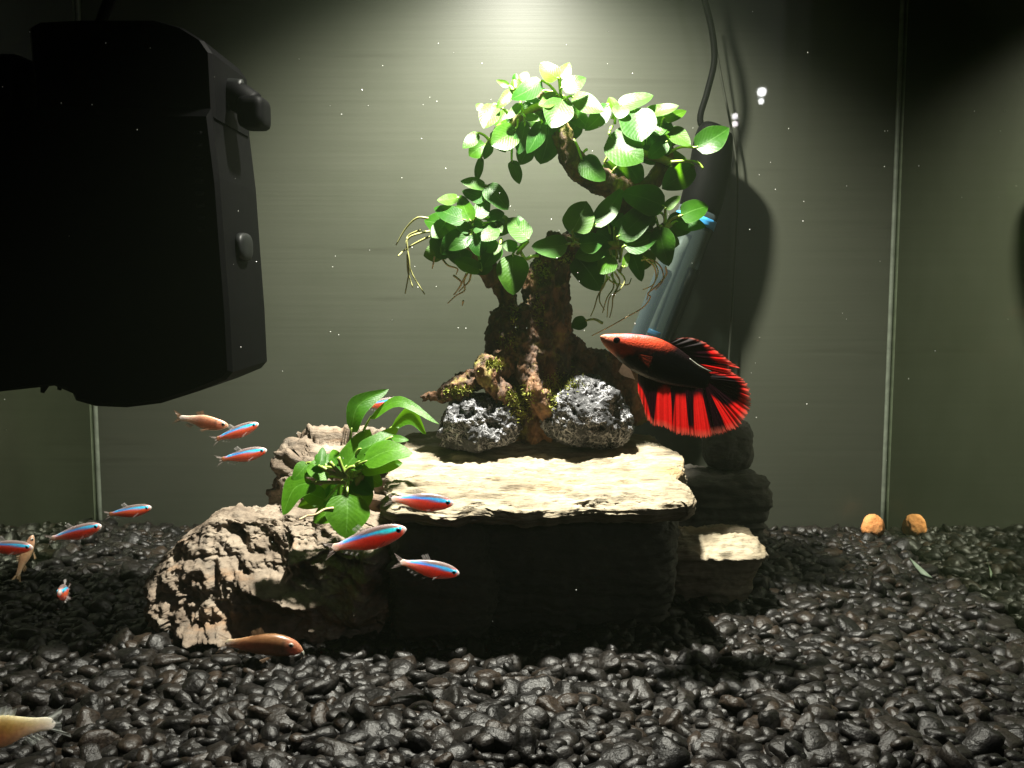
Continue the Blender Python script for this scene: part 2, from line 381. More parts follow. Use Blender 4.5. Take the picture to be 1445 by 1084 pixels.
for i, p in enumerate(peb):
    u, v_ = PX((p[0], p[1], pz[i] + p[2]))
    if 0 <= u <= 1445 and 560 <= v_ <= 1080 and p[8] >= 1: cand.append((-(p[3] + 0.15 * p[2]) / (p[1] + 50), i))
single = set(i for _, i in sorted(cand)[:300])
pm = []
for k, (v, f) in enumerate(hi):
    me = bpy.data.meshes.new('pebble'); me.from_pydata((v * S).tolist(), [], f); me.shade_smooth(); me.materials.append(M['peb']); pm.append(me)
rest = []
for i, p in enumerate(peb):
    c = np.array([p[0], p[1], pz[i] + p[2]])
    if i in single:
        o = bpy.data.objects.new('pebble', pm[p[7]]); COL.objects.link(o); o.parent = bed
        o.location = Vector(c * S); o.scale = (p[3],) * 3; o.rotation_euler = Matrix(rotm(*p[4:7]).tolist()).to_euler()
    else:
        v, f = lo[p[7]]; rest.append((v * p[3] @ rotm(*p[4:7]).T + c, f))
Vv = np.vstack([v for v, f in rest]); off = np.cumsum([0] + [len(v) for v, f in rest[:-1]])
Ff = np.vstack([np.array(f) + o_ for (v, f), o_ in zip(rest, off)])
me = bpy.data.meshes.new('gravel'); me.vertices.add(len(Vv)); me.vertices.foreach_set('co', (Vv * S).ravel())
me.loops.add(Ff.size); me.loops.foreach_set('vertex_index', Ff.ravel().astype(np.int32)); me.polygons.add(len(Ff))
me.polygons.foreach_set('loop_start', np.arange(0, Ff.size, 4, dtype=np.int32)); me.update(calc_edges=True); me.shade_smooth(); me.materials.append(M['peb_s'])
o = bpy.data.objects.new('gravel', me); COL.objects.link(o); o.parent = bed; o['kind'] = 'stuff'

# ------------------------------------------------------------------ rocks
def stone(name, c, dims, e, n, seed, material, label, cat='rock', strata=0.0, sfreq=2.2, lump=0.15, fine=0.05, shape=None, tilt=0.0, group=None, ridge=0.0):
    """c: base centre; dims half sizes (x,y) and full height; strata pushes layers in and out"""
    v, f = sup(n, e); q = v.copy()
    p = q * np.array([dims[0], dims[1], dims[2] / 2]); p[:, 2] += dims[2] / 2
    hor = np.stack([q[:, 0] / dims[0], q[:, 1] / dims[1], q[:, 2] * 0], -1); hor /= np.linalg.norm(hor, axis=1)[:, None] + 1e-6
    side = np.clip(1.15 - np.abs(q[:, 2]) ** 6, 0.15, 1)
    if strata:
        zz = p[:, 2] * sfreq + 0.8 * fbm(p * 0.22 + seed, seed, 3)
        st = vn(np.stack([p[:, 0] * 0.15, p[:, 1] * 0.15, np.floor(zz * 1.0) + 0.5 + 0.0 * zz], -1), seed + 3) * 0.6 + vn(np.stack([p[:, 0] * 0.35, p[:, 1] * 0.35, zz * 2.4], -1), seed + 5) * 0.5
        p += hor * (st * strata * side)[:, None]
    nrm = q / np.linalg.norm(q, axis=1)[:, None]
    p += nrm * (lump * fbm(p * 0.45 + seed * 3.1, seed + 9, 3))[:, None]
    if ridge:   # long thin cleavage steps on the top
        t = fbm(np.stack([p[:, 0] * 0.28, p[:, 1] * 1.5 + 0.6 * vn(p * 0.4, seed), p[:, 2] * 0.3], -1), seed + 21, 4, 0.6)
        p[:, 2] += np.clip(q[:, 2], 0, 1) ** 2 * ridge * np.round(t * 3) / 3
    p += nrm * (fine * fbm(p * 2.6, seed + 31, 4, 0.6))[:, None]
    p[:, 2] += tilt * p[:, 1]
    if shape: p = shape(p, q)
    o = mk(name, p + np.array(c), f, material, base=c); return tag(o, label, cat, group)

# main flat slab: top runs from z 6.9 at the lip (Z 45) to 9.3 at the back (Z 54)
def block_shape(p, q):
    p = p.copy(); x, y, z = p.T
    low = np.clip((6.0 - z + 0.28 * y) / 6.0, 0, 1); front = np.clip(-y / 4.4, 0, 1)
    return np.stack([x * (1 - 0.10 * low), y + front * (0.25 + 1.3 * low ** 2), z], -1)
stone('shaded_block', (1.2, 0.2, -0.2), (7.0, 4.4, 7.2), 7, 72, 3, M['rock_dark_shaded'], 'big block of slate under the pale flat slab, shade put into its dark colour', strata=0.35, lump=0.25, fine=0.10, shape=block_shape, tilt=0.20)  # separate dark block carries the shade of the unlit front in its colour
def slab_shape(p, q):
    p = p.copy(); x, y, z = p.T; rim = 0.55 * fbm(np.stack([x * 0.7, y * 0.7, x * 0], -1), 51, 4)
    front = np.clip(-y / 4.8, 0, 1) ** 3
    return np.stack([x + 0.5 * rim * np.sign(x) * np.clip(np.abs(x) / 7, 0, 1) ** 4, y + front * (rim + 1.7 * np.clip((0.95 - (z - 0.20 * y)) / 0.95, 0, 1) ** 0.8), z], -1)
slab = stone('slate_slab', (1.2, -0.9, 6.9), (7.25, 5.2, 1.35), 8, 120, 4, M['slate_pale'], 'big pale flat slate slab carrying the bonsai driftwood', strata=0.22, sfreq=4, lump=0.16, fine=0.07, shape=slab_shape, tilt=0.20, ridge=0.20)
stone('slate_ledge', (-3.3, -3.0, 0.0), (2.5, 2.3, 5.9), 5, 44, 8, M['rock_dark_shaded'], 'narrow dark slate wedged under the front lip of the pale slab', strata=0.3, lump=0.3, fine=0.1, tilt=-0.15)
# big lower left rock
def crag(p, s):      # angular facets: nearest of jittered cell planes
    c = np.floor(p); best = np.full(len(p), 9.0); val = np.zeros(len(p)); sec = np.full(len(p), 9.0)
    for a in (-1, 0, 1):
        for b in (-1, 0, 1):
            for d in (-1, 0, 1):
                q = c + np.array([a, b, d]); h = [_h(q[:, 0], q[:, 1], q[:, 2], s + k) for k in range(7)]
                ctr = q + 0.5 + 0.42 * np.stack(h[:3], -1); dv = p - ctr; r = (dv ** 2).sum(1)
                pl = 0.5 * h[3] + 0.55 * (dv * np.stack(h[4:7], -1)).sum(1)
                m_ = r < best; sec = np.where(m_, best, np.minimum(sec, r)); best = np.where(m_, r, best); val = np.where(m_, pl, val)
    return val, np.sqrt(sec) - np.sqrt(best)
def dome(p, q):
    p = p.copy(); x, y, z = p.T
    d = step(x, -2.5, 2.0)                                     # right part is craggy with overhangs
    left = np.clip((-x - 2.0) / 5.0, 0, 1)
    z2 = z * (1 - 0.40 * left ** 2); front = np.clip(-y / 3.4, 0, 1)
    y2 = y + front * (z / 5.4) * (3.0 - 1.5 * d)
    v1, e1 = crag(np.stack([x * 0.42 + 0.3 * z, z * 0.62, y * 0.30], -1) + 11.3, 70); v2, e2 = crag(np.stack([x * 1.1 + 0.5 * z, z * 1.5, y * 0.8], -1) + 3.1, 80)
    gr = fbm(np.stack([x * 2.6 + z * 0.5, z * 0.55, y * 0.8], -1), 91, 4, 0.6)
    gs = 1 - 2 * np.abs(fbm(np.stack([x * 0.9 + z * 0.9, z * 0.5 - x * 0.12, y * 0.5], -1), 95, 4, 0.55)); cut = (0.50 + 0.9 * d) * v1 + (0.16 + 0.12 * d) * v2 + 0.20 * gr - 0.26 * gs + 0.08 * np.exp(-(e1 / 0.05) ** 2)
    y2 = y2 + (0.12 + 0.88 * front) * cut
    y2 = y2 - front * ((1.4 + 0.9 * vn(np.stack([x * 1.3, z * 1.3, y * 0], -1), 44)) * np.exp(-((z - 1.25 - 0.08 * x) / 0.32) ** 2) * step(x, -4.6, -3.6) * (1 - step(x, 0.6, 1.8)) + 1.9 * np.exp(-((x - 4.7 - 0.25 * (z - 3)) / 0.75) ** 2) * step(z, 1.0, 2.6) + 1.6 * np.exp(-((z - 3.1 + 0.2 * x) / 0.3) ** 2) * step(x, -1.5, -0.8) * (1 - step(x, 2.0, 3.0)))
    z2 = z2 - 0.16 * np.clip(q[:, 2], 0, 1) * (v1 + 0.8 * v2)
    return np.stack([x, y2, z2], -1)
def step(x, a, b): t = np.clip((x - a) / (b - a), 0, 1); return t * t * (3 - 2 * t)
def faceted(amt, f, seed):
    def fn(p, q):
        nrm = q / np.linalg.norm(q, axis=1)[:, None]; v1, e1 = crag(p * np.array([f * 0.8, f * 0.8, f * 1.3]) + seed, seed); v2, e2 = crag(p * f * 2.4 + seed, seed + 9)
        return p + nrm * (amt * v1 + amt * 0.4 * v2 - amt * 0.5 * np.exp(-(e1 / 0.07) ** 2))[:, None]
    return fn
rockL = stone('layered_rock', (-11.8, -0.9, -0.3), (6.6, 4.1, 5.9), 3.4, 130, 5, M['slate_grey'], 'rugged brown and grey layered rock with a leafy plant on top', strata=0.22, sfreq=1.5, lump=0.25, fine=0.09, shape=dome, ridge=0.10)
stone('pale_rock', (-9.4, 4.3, 0.0), (4.0, 2.6, 8.8), 4, 48, 12, M['slate_grey'], 'grey brown cracked rock behind the leafy plant, left of the slab', strata=0.3, lump=0.4, fine=0.10, shape=faceted(0.7, 0.5, 33))
stone('flat_slate', (10.6, 1.6, 0.0), (2.6, 2.3, 4.0), 6, 44, 15, M['slate_pale'], 'small pale slate ledge sticking out beside the big slab', shape=lambda p, q: p + np.stack([0 * p[:, 0] - 0.9 * np.clip((3.2 - p[:, 2]) / 3.2, 0, 1) ** 0.4 * np.clip(p[:, 0] / 2.6, 0, 1), 1.6 * np.clip((3.2 - p[:, 2]) / 3.2, 0, 1) ** 0.4 * np.clip(-p[:, 1] / 2.3, 0, 1), 0 * p[:, 0]], -1), strata=0.15, lump=0.25, fine=0.1, tilt=0.12, ridge=0.15)
stone('dark_slate', (11.4, 9.2, 0.0), (3.8, 2.4, 6.1), 6, 40, 18, M['rock_dark_shaded'], 'dark layered slate standing against the back wall', strata=0.5, lump=0.3, fine=0.1)
stone('round_stone', (13.0, 9.4, 5.9), (1.55, 1.4, 3.3), 2.6, 30, 21, M['rock_dark_shaded'], 'rounded dark brown stone standing on the dark slate', lump=0.2, fine=0.06)
c = P(1232, 752, 64.2); stone('orange_stone', (c[0], c[1], c[2] - 0.2), (0.72, 0.6, 1.35), 2.2, 16, 25, M['orange'], 'small orange stone on the gravel by the corner seam', lump=0.18, fine=0.05, shape=lambda p, q: p * np.stack([1 - 0.25 * np.clip(p[:, 2], 0, 1.4) / 1.4] * 2 + [np.ones(len(p))], -1))

# ------------------------------------------------------------------ bonsai driftwood
TZ = 53.0
def path(pts):    # (px, py, r_px, Z) -> centres cm, radii cm
    return np.array([P(a, b, z) for a, b, r, z in pts]), np.array([r / (F / z) for a, b, r, z in pts])
def wood(parts, vox, seed, amp):
    me = bpy.data.meshes.new('t'); v, f = merge([tube(*path(p), 26, 12) for p in parts]); me.from_pydata((v * S).tolist(), [], f)
    o = bpy.data.objects.new('t', me); COL.objects.link(o); r = o.modifiers.new('r', 'REMESH'); r.mode = 'VOXEL'; r.voxel_size = vox * S
    s = o.modifiers.new('s', 'SMOOTH'); s.factor = 0.6; s.iterations = 4
    dg = bpy.context.evaluated_depsgraph_get(); m2 = bpy.data.meshes.new_from_object(o.evaluated_get(dg))
    n = len(m2.vertices); co = np.empty(n * 3); m2.vertices.foreach_get('co', co); co = co.reshape(-1, 3) / S
    no = np.empty(n * 3); m2.vertices.foreach_get('normal', no); no = no.reshape(-1, 3)
    fs = [tuple(p.vertices) for p in m2.polygons]
    bpy.data.objects.remove(o); bpy.data.meshes.remove(m2); bpy.data.meshes.remove(me)
    g = 1 - np.abs(fbm(co * np.array([1.3, 1.3, 0.55]) + seed, seed, 3)) * 1.6
    d = amp * (1.0 * g - 0.5) + amp * 0.9 * fbm(co * 0.7 + seed, seed + 4, 3) + amp * 0.55 * (1 - 2 * np.abs(fbm(co * np.array([3.4, 3.4, 1.6]), seed + 8, 4, 0.6)))
    return co + no * d[:, None], fs
tree = empty('bonsai_driftwood', P(745, 628, 52.6), 'dark twisted driftwood shaped like a bonsai tree, standing on the slab', 'driftwood')
trunk = wood([
    [(790, 335, 18, 53), (782, 365, 26, 53), (772, 400, 30, 53), (772, 450, 34, 53), (757, 500, 44, 53), (748, 560, 50, 53), (750, 615, 44, 53)],
    [(686, 368, 10, 53), (703, 398, 12, 53), (713, 430, 15, 53), (707, 466, 24, 53), (724, 502, 26, 53), (735, 560, 38, 53)],
    [(735, 430, 18, 52.4), (735, 470, 26, 52.2), (738, 520, 30, 52.2)],
], 0.08, 3, 0.24)
trunkO = mk('trunk', *trunk, M['wood'], tree)
mk('branch', *wood([[(782, 360, 22, 53), (820, 342, 20, 53.5), (862, 315, 18, 53.6), (886, 285, 18, 53.6), (868, 262, 19, 53.4), (832, 250, 17, 53), (806, 220, 16, 52.8), (793, 188, 14, 52.8), (780, 150, 9, 53), (760, 135, 5, 53)]], 0.10, 5, 0.10), M['wood'], tree)
mk('branch', *wood([[(884, 288, 15, 53.6), (915, 262, 13, 53.8), (938, 225, 11, 54), (945, 195, 7, 54)]], 0.10, 6, 0.08), M['wood'], tree)
mk('branch', *wood([[(700, 400, 15, 53), (680, 366, 13, 53), (655, 345, 9, 53), (630, 330, 5, 53)]], 0.10, 7, 0.08), M['wood'], tree)
roots = [
    [(735, 505, 22, 52), (700, 520, 21, 51.4), (664, 538, 16, 51), (628, 556, 12, 51), (596, 563, 7, 51.3)],
    [(742, 495, 16, 51.4), (745, 525, 16, 50.8), (752, 552, 14, 50.6), (768, 574, 12, 50.5), (772, 592, 6, 50.8)],
    [(690, 505, 10, 51.3), (688, 522, 17, 50.6), (694, 540, 14, 50.4), (720, 570, 13, 50.8), (742, 590, 10, 51)],
    [(785, 480, 22, 53), (822, 500, 15, 53.4), (860, 512, 14, 53.8), (892, 535, 18, 54), (898, 575, 20, 54)],
    [(800, 520, 30, 54), (840, 545, 38, 54.4), (880, 560, 30, 54.6), (905, 590, 12, 54.6)],
]
for i, r in enumerate(roots): mk('root', *wood([r], 0.075, 20 + i, 0.17), M['wood'], tree)

def lava(label, px, py, Z, hw, ht, seed):
    c = P(px, py, Z); s = Z / F
    v, f = sup(46, 2.5); p = v * np.array([hw * s, hw * s * 0.85, ht * s / 2]); p[:, 2] += ht * s / 2
    nrm = v / np.linalg.norm(v, axis=1)[:, None]
    p *= np.stack([1.12 - 0.30 * np.clip(p[:, 2] / (ht * s), 0, 1), np.ones(len(p)), np.ones(len(p))], -1)
    pit = fbm(p * 1.5 + seed, seed, 3, 0.6); p += nrm * (0.38 * fbm(p * 0.55 + seed, seed + 2, 2) - 0.55 * np.clip(pit - 0.30, 0, 0.5) + 0.07 * fbm(p * 5, seed + 6, 3, 0.7))[:, None]
    return tag(mk('lava_rock', p + c, f, M['lava'], base=c), label, 'rock')
lavaL = lava('pitted black lava rock with white crust under the bark root', 679, 632, 51.0, 60, 76, 2)
lavaR = lava('taller lava rock with white crusty net beside the red fish', 829, 634, 51.2, 56, 108, 9)

# moss: short blades planted where a sight line meets wood or lava
bm = bmesh.new()
for o in [trunkO] + [c for c in tree.children if c != trunkO] + [lavaL, lavaR]:
    t = o.data.copy(); t.transform(Matrix.Translation(org(o))); bm.from_mesh(t); bpy.data.meshes.remove(t)
bvh = BVHTree.FromBMesh(bm); bm.free()
mv, mf = [], []
for (cx, cy, sx, sy, cnt) in [(697, 514, 16, 8, 160), (732, 560, 18, 16, 260), (648, 553, 20, 7, 160), (792, 540, 26, 12, 240), (760, 440, 8, 22, 90), (762, 382, 12, 18, 110), (715, 480, 14, 10, 50), (725, 440, 6, 20, 60), (780, 565, 6, 12, 70), (735, 585, 14, 10, 90), (800, 365, 20, 8, 60)]:
    for k in range(int(cnt * 1.7)):
        p = P(rng.normal(cx, sx * 0.55), rng.normal(cy, sy * 0.55), 50.0); o0 = Vector((0, CAMY * S, CAMZ * S)); d = (Vector(p * S) - o0).normalized()
        h, nn, _, dist = bvh.ray_cast(o0, d)
        if h is None: continue
        h = np.array(h) / S; nn = np.array(nn); dirv = nn + rng.normal(0, 0.6, 3) + np.array([0, 0, 0.3]); dirv /= np.linalg.norm(dirv)
        sd = np.cross(dirv, rng.normal(0, 1, 3)); sd /= np.linalg.norm(sd) + 1e-6; L = rng.uniform(0.10, 0.26); i0 = len(mv)
        mv += [h - sd * 0.03, h + sd * 0.03, h + dirv * L * 0.6 + sd * 0.02, h + dirv * L]
        mf += [(i0, i0 + 1, i0 + 2), (i0, i0 + 2, i0 + 3)]
mo = mk('moss', np.array(mv), mf, M['moss'], tree, smooth=False); mo['kind'] = 'stuff'

# ------------------------------------------------------------------ plants
def leafprof(u):
    a = np.clip(u, 0, 1) ** 0.45 * np.clip(1 - u, 0, 1) ** 0.74; return a / a.max()
LR = np.random.default_rng(4)
def leaf(plant, b, t, wd, Z0, k=0.9, node=None, young=False, bend=0.0, mid=None, nodeZ=None, kx=None, mt=None):
    nU, nV = 13, 7
    b = np.array(b, float); t = np.array(t, float); d = t - b; L = np.hypot(*d); pr = np.array([-d[1], d[0]]) / L
    kx = LR.normal(0, 0.25) if kx is None else kx; ppc = F / Z0; fold = LR.uniform(0.12, 0.4); arch = LR.uniform(0.03, 0.14); wob = LR.uniform(-0.05, 0.05); twist = LR.normal(0, 0.18)
    ctr = (b + t) / 2; u = np.linspace(0, 1, nU); pf = leafprof(u)
    cen = smooth_path([b, np.array(mid, float), t], nU) if mid is not None else b + d * u[:, None] + pr * (bend + wob) * L * np.sin(math.pi * u)[:, None]
    v, uv = [], []
    for i in range(nU):
        for j in range(nV):
            s = -1 + 2 * j / (nV - 1); edge = 1 + 0.05 * math.sin(9 * u[i] + 3 * s + L)
            q = cen[i] + pr * s * wd * 0.56 * pf[i] * edge
            z = Z0 - (k * (q[1] - ctr[1]) + kx * (q[0] - ctr[0])) / ppc - (fold * abs(s) ** 1.3 * pf[i] * wd / 2 + arch * L * math.sin(math.pi * u[i]) * (1 if k > 0 else -0.5) + twist * s * pf[i] * wd / 2 * u[i]) / ppc
            v.append(P(q[0], q[1], z)); uv.append((u[i], s))
    o = mk('leaf', np.array(v), gridf(nU, nV), M[mt or ('leaf_young' if young else 'leaf')], plant, uv=uv)
    if node is not None:
        vb = v[nV // 2]; nd = P(node[0], node[1], nodeZ if nodeZ else Z0 + 0.6)
        m_ = (vb + nd) / 2 + np.array([0, 0, 0.12 * np.linalg.norm(vb - nd)]); in_ = v[nV + nV // 2]
        mk('leaf_stem', *tube([nd, m_, vb, in_], [0.085, 0.07, 0.06, 0.03], 9, 6), M['stem'], o)
    return o
def zc(ox, oy, s): return lambda u, v: (ox + u / s, oy + v / s)
z1, z5, z6, z8, z2 = zc(540, 60, 2.779), zc(640, 70, 5.705), zc(590, 240, 5.418), zc(380, 530, 4.515), zc(850, 230, 4.517)

def plant(label, base, group=None): return empty('anubias_plant', base, label, 'plant', group)
def leaves(pl, zf, rows, sc_, Zc):
    """rows: (base u,v, tip u,v, width, dZ, k, node u,v, young)"""
    for r in rows:
        bu, bv, tu, tv, wd, dz, k, nu, nv, yg = r
        leaf(pl, zf(bu, bv), zf(tu, tv), wd / sc_, Zc + dz, k, zf(nu, nv), yg, nodeZ=Zc + 0.3)
def filler(pl, regions, Zc, n, lo_, hi_):
    R = np.random.default_rng(int(Zc * 10) + n)
    for k in range(n):
        cx, cy, rx, ry = regions[k % len(regions)]; a = R.uniform(0, 6.28); q = R.uniform(0.2, 1) ** 0.5
        b = np.array([cx + rx * q * 0.6 * math.cos(a), cy + ry * q * 0.6 * math.sin(a)]); th = a + R.normal(0, 0.6); L = R.uniform(lo_, hi_)
        t = b + L * np.array([math.cos(th), math.sin(th) * 0.8]); dz = R.uniform(0.5, 1.8)
        leaf(pl, b, t, L * R.uniform(0.6, 0.8), Zc + dz, R.uniform(0.1, 1.2), (cx, cy), R.random() < 0.25, nodeZ=Zc + 0.5)
def rhizome(pl, pts, r): mk('rhizome', *tube(np.array([P(*p) for p in pts]), r, 14, 8), M['rhizome'], pl)
def rootlet(pl, zf, pts, Z, r=0.045, m='root', end=0.5):
    r = r * 1.35
    n = len(pts); q = np.array([P(*zf(*p), Z + 0.25 * math.sin(i * 2.3 + p[0])) for i, p in enumerate(pts)])
    mk('root', *tube(q, np.linspace(r, r * end, n), max(10, n * 4), 5), M[m], pl)

# crown, upper left
A = plant('small leaved bright green plant on the topmost driftwood branch', P(775, 165, 53))
rhizome(A, [(800, 185, 52.6), (770, 150, 52.6), (735, 165, 52.8), (705, 195, 53), (690, 205, 53)], 0.22)
leaves(A, z5, [
    (845, 235, 700, 105, 140, 0, 0.9, 860, 360, True), (860, 230, 935, 105, 95, 0.5, 0.9, 860, 360, True), (870, 310, 1068, 230, 125, -0.4, 1.1, 860, 370, False),
    (712, 250, 462, 400, 140, 0, 1.2, 860, 400, False), (730, 330, 575, 410, 110, 0.7, 0.8, 840, 400, False), (835, 365, 685, 450, 110, -0.6, 1.6, 870, 400, True),
    (885, 395, 785, 632, 220, -1.3, 1.1, 880, 380, False), (950, 375, 1210, 500, 140, -0.3, 1.2, 900, 400, True), (1250, 440, 1058, 655, 130, -0.4, 0.7, 1180, 480, False),
    (330, 440, 240, 635, 150, 0, 1.0, 470, 560, True), (200, 670, 72, 795, 90, -0.2, 0.9, 300, 745, True), (450, 295, 345, 245, 50, 0.8, 0.6, 480, 330, True),
    (560, 250, 590, 175, 75, 0.6, 0.8, 560, 330, True), (470, 325, 345, 475, 80, 0.2, 0.8, 520, 330, True), (540, 435, 430, 560, 65, -0.2, 0.8, 560, 520, True),
    (575, 545, 702, 565, 60, -0.8, 1.2, 540, 530, True), (512, 648, 305, 775, 200, -0.6, 0.8, 520, 560, False), (712, 578, 590, 838, 125, -1.0, 0.7, 590, 560, False),
    (575, 600, 525, 845, 120, -0.2, 0.6, 560, 540, False), (770, 600, 700, 925, 240, 0.4, -0.5, 760, 520, False), (610, 770, 535, 930, 130, 0.5, -0.6, 640, 640, False),
    (300, 750, 245, 885, 70, -0.1, 0.5, 310, 720, False), (225, 865, 185, 1075, 62, 0.2, -0.4, 290, 770, False), (468, 890, 532, 1085, 92, 0.2, -0.5, 470, 780, False),
    (400, 735, 455, 815, 60, -0.3, 0.6, 330, 740, False), (1030, 875, 1222, 1055, 160, -0.7, 0.4, 960, 720, False), (330, 640, 420, 830, 120, 0.9, -0.4, 420, 600, False),
    (240, 480, 180, 440, 60, 0.4, 0.8, 330, 560, True), (490, 250, 500, 190, 45, 1.0, 0.6, 500, 320, False), (930, 470, 1090, 640, 130, 0.8, 0.3, 900, 440, False), (1000, 560, 900, 760, 120, 0.9, -0.3, 950, 500, False),
    (640, 440, 520, 560, 110, 0.6, 0.4, 660, 460, False), (820, 470, 700, 560, 120, 0.7, 0.5, 840, 430, False), (620, 270, 520, 210, 60, 0.9, 0.7, 620, 330, True)], 5.705, 52.4)
filler(A, [(735, 150, 50, 40), (700, 190, 40, 30), (770, 190, 40, 30), (780, 130, 35, 30)], 52.8, 16, 24, 38)
# crown, upper right
B = plant('broad leaved plant on the branch below the black cable', P(935, 215, 54))
rhizome(B, [(870, 200, 53.2), (900, 215, 53.4), (935, 225, 53.4), (955, 235, 53.4)], 0.24)
leaves(B, z1, [
    (920, 250, 1062, 208, 58, 0.3, 1.0, 900, 300, False), (985, 258, 1014, 390, 135, -0.9, 0.9, 960, 300, False), (888, 362, 1022, 468, 130, -1.2, 0.9, 900, 330, False),
    (780, 452, 872, 542, 85, -0.8, 0.5, 800, 420, False), (1030, 270, 1162, 248, 44, 0.2, 1.0, 1030, 380, True), (1035, 332, 1135, 285, 85, 0.4, 0.8, 1040, 400, False),
    (1122, 340, 1208, 405, 60, -0.5, 1.2, 1120, 420, True), (1225, 412, 1360, 335, 92, -0.6, 0.5, 1110, 440, False), (1220, 482, 1095, 575, 95, -0.4, -0.4, 1120, 480, False),
    (1115, 388, 1042, 455, 60, -0.6, 0.7, 1110, 440, False), (1112, 350, 1035, 400, 60, 0.2, 0.2, 1100, 430, False), (915, 268, 888, 214, 42, 0.2, 0.9, 910, 320, True),
    (1015, 410, 1090, 470, 90, 0.7, -0.3, 1010, 440, False), (905, 500, 955, 560, 95, 0.1, -0.2, 960, 470, False), (1100, 300, 1192, 268, 40, 0.1, 0.9, 1080, 400, True),
    (960, 480, 1010, 560, 80, 0.6, -0.4, 980, 450, False), (1060, 330, 1140, 330, 70, 0.0, 0.7, 1060, 420, False), (870, 470, 925, 545, 60, 0.5, -0.3, 900, 430, False),
    (1085, 360, 1120, 440, 60, -0.3, -0.2, 1090, 440, False), (935, 245, 925, 300, 60, -0.4, 1.0, 930, 310, False)], 2.779, 53.0)
rootlet(B, z1, [(1130, 470), (1190, 466), (1235, 472), (1258, 496)], 52.4, 0.075, 'stem', 0.7)
filler(B, [(880, 195, 40, 35), (930, 210, 40, 40), (940, 170, 40, 25)], 53.4, 11, 30, 44)
# middle right
Cc = plant('glossy green plant with dangling roots in front of the heater tube', P(880, 340, 53))
rhizome(Cc, [(800, 340, 52.6), (840, 345, 52.4), (875, 345, 52.2), (920, 330, 52.4), (945, 315, 52.6)], 0.24)
leaves(Cc, z1, [
    (1108, 645, 936, 590, 105, 0.2, 1.1, 1110, 720, False), (918, 765, 1052, 636, 98, -0.4, 0.8, 930, 830, False), (945, 800, 1082, 755, 74, -0.9, 1.1, 930, 860, False),
    (1085, 722, 1122, 878, 90, -0.6, 0.2, 1095, 730, False), (1108, 652, 1168, 602, 36, -0.3, 1.0, 1105, 720, True), (1168, 680, 1278, 642, 80, -0.3, 1.0, 1100, 730, False),
    (1148, 702, 1268, 722, 56, 0, 0.8, 1110, 740, False), (742, 742, 800, 622, 112, -0.4, 1.3, 750, 790, True), (824, 722, 942, 570, 70, -0.1, 0.8, 800, 800, False),
    (768, 790, 872, 772, 74, -0.7, 1.4, 740, 800, False), (728, 790, 583, 800, 78, -0.5, 1.3, 750, 800, False), (912, 790, 840, 735, 85, 0.2, 0.9, 920, 850, False),
    (905, 838, 850, 908, 70, -0.9, 1.0, 920, 880, False), (758, 838, 858, 975, 108, -0.2, 0.1, 800, 820, False), (882, 800, 752, 842, 74, -0.5, 1.2, 900, 840, False),
    (975, 818, 1016, 938, 56, -0.4, 0.1, 950, 850, False), (908, 728, 942, 668, 46, -0.2, 0.9, 910, 800, False), (948, 882, 966, 820, 26, -1.0, 0.8, 930, 900, True),
    (840, 800, 800, 900, 90, 0.5, -0.3, 850, 820, False), (1000, 730, 1060, 800, 80, 0.5, -0.2, 990, 800, False), (1060, 660, 1000, 720, 80, 0.6, -0.2, 1080, 720, False), (880, 700, 920, 780, 90, 0.6, -0.2, 900, 800, False)], 2.779, 52.2)
for pts, m_ in (([(880, 900), (870, 950), (845, 990), (830, 1040), (815, 1075)], 'root_green'), ([(900, 900), (905, 960), (880, 1000), (862, 1060)], 'root_green'), ([(920, 890), (950, 930), (930, 970), (890, 1000), (880, 1078)], 'root_green'),
               ([(870, 900), (900, 940), (960, 950), (975, 925)], 'root_green'), ([(890, 920), (860, 960), (850, 1010), (870, 1050)], 'root_green'), ([(910, 900), (930, 940), (905, 990), (900, 1040), (890, 1080)], 'root_green'), ([(895, 910), (920, 960), (900, 1010)], 'root_green'),
               ([(1020, 840), (1060, 860), (1080, 900), (1060, 950), (1020, 970)], 'root'), ([(1110, 880), (1112, 910), (1080, 950), (1040, 985), (1050, 1000), (1020, 1040), (960, 1075), (880, 1120), (820, 1150)], 'root'),
               ([(1030, 850), (1065, 880), (1070, 930), (1045, 980), (1035, 1010)], 'root'), ([(1015, 855), (1050, 850), (1090, 880), (1100, 930), (1070, 970)], 'root')):
    rootlet(Cc, z1, pts, 51.6, 0.04, m_)
leaf(Cc, (828, 452), (806, 462), 18, 52.5, 0.3, (850, 456))
filler(Cc, [(850, 330, 40, 30), (900, 330, 40, 40), (930, 300, 40, 30)], 52.6, 10, 30, 44)
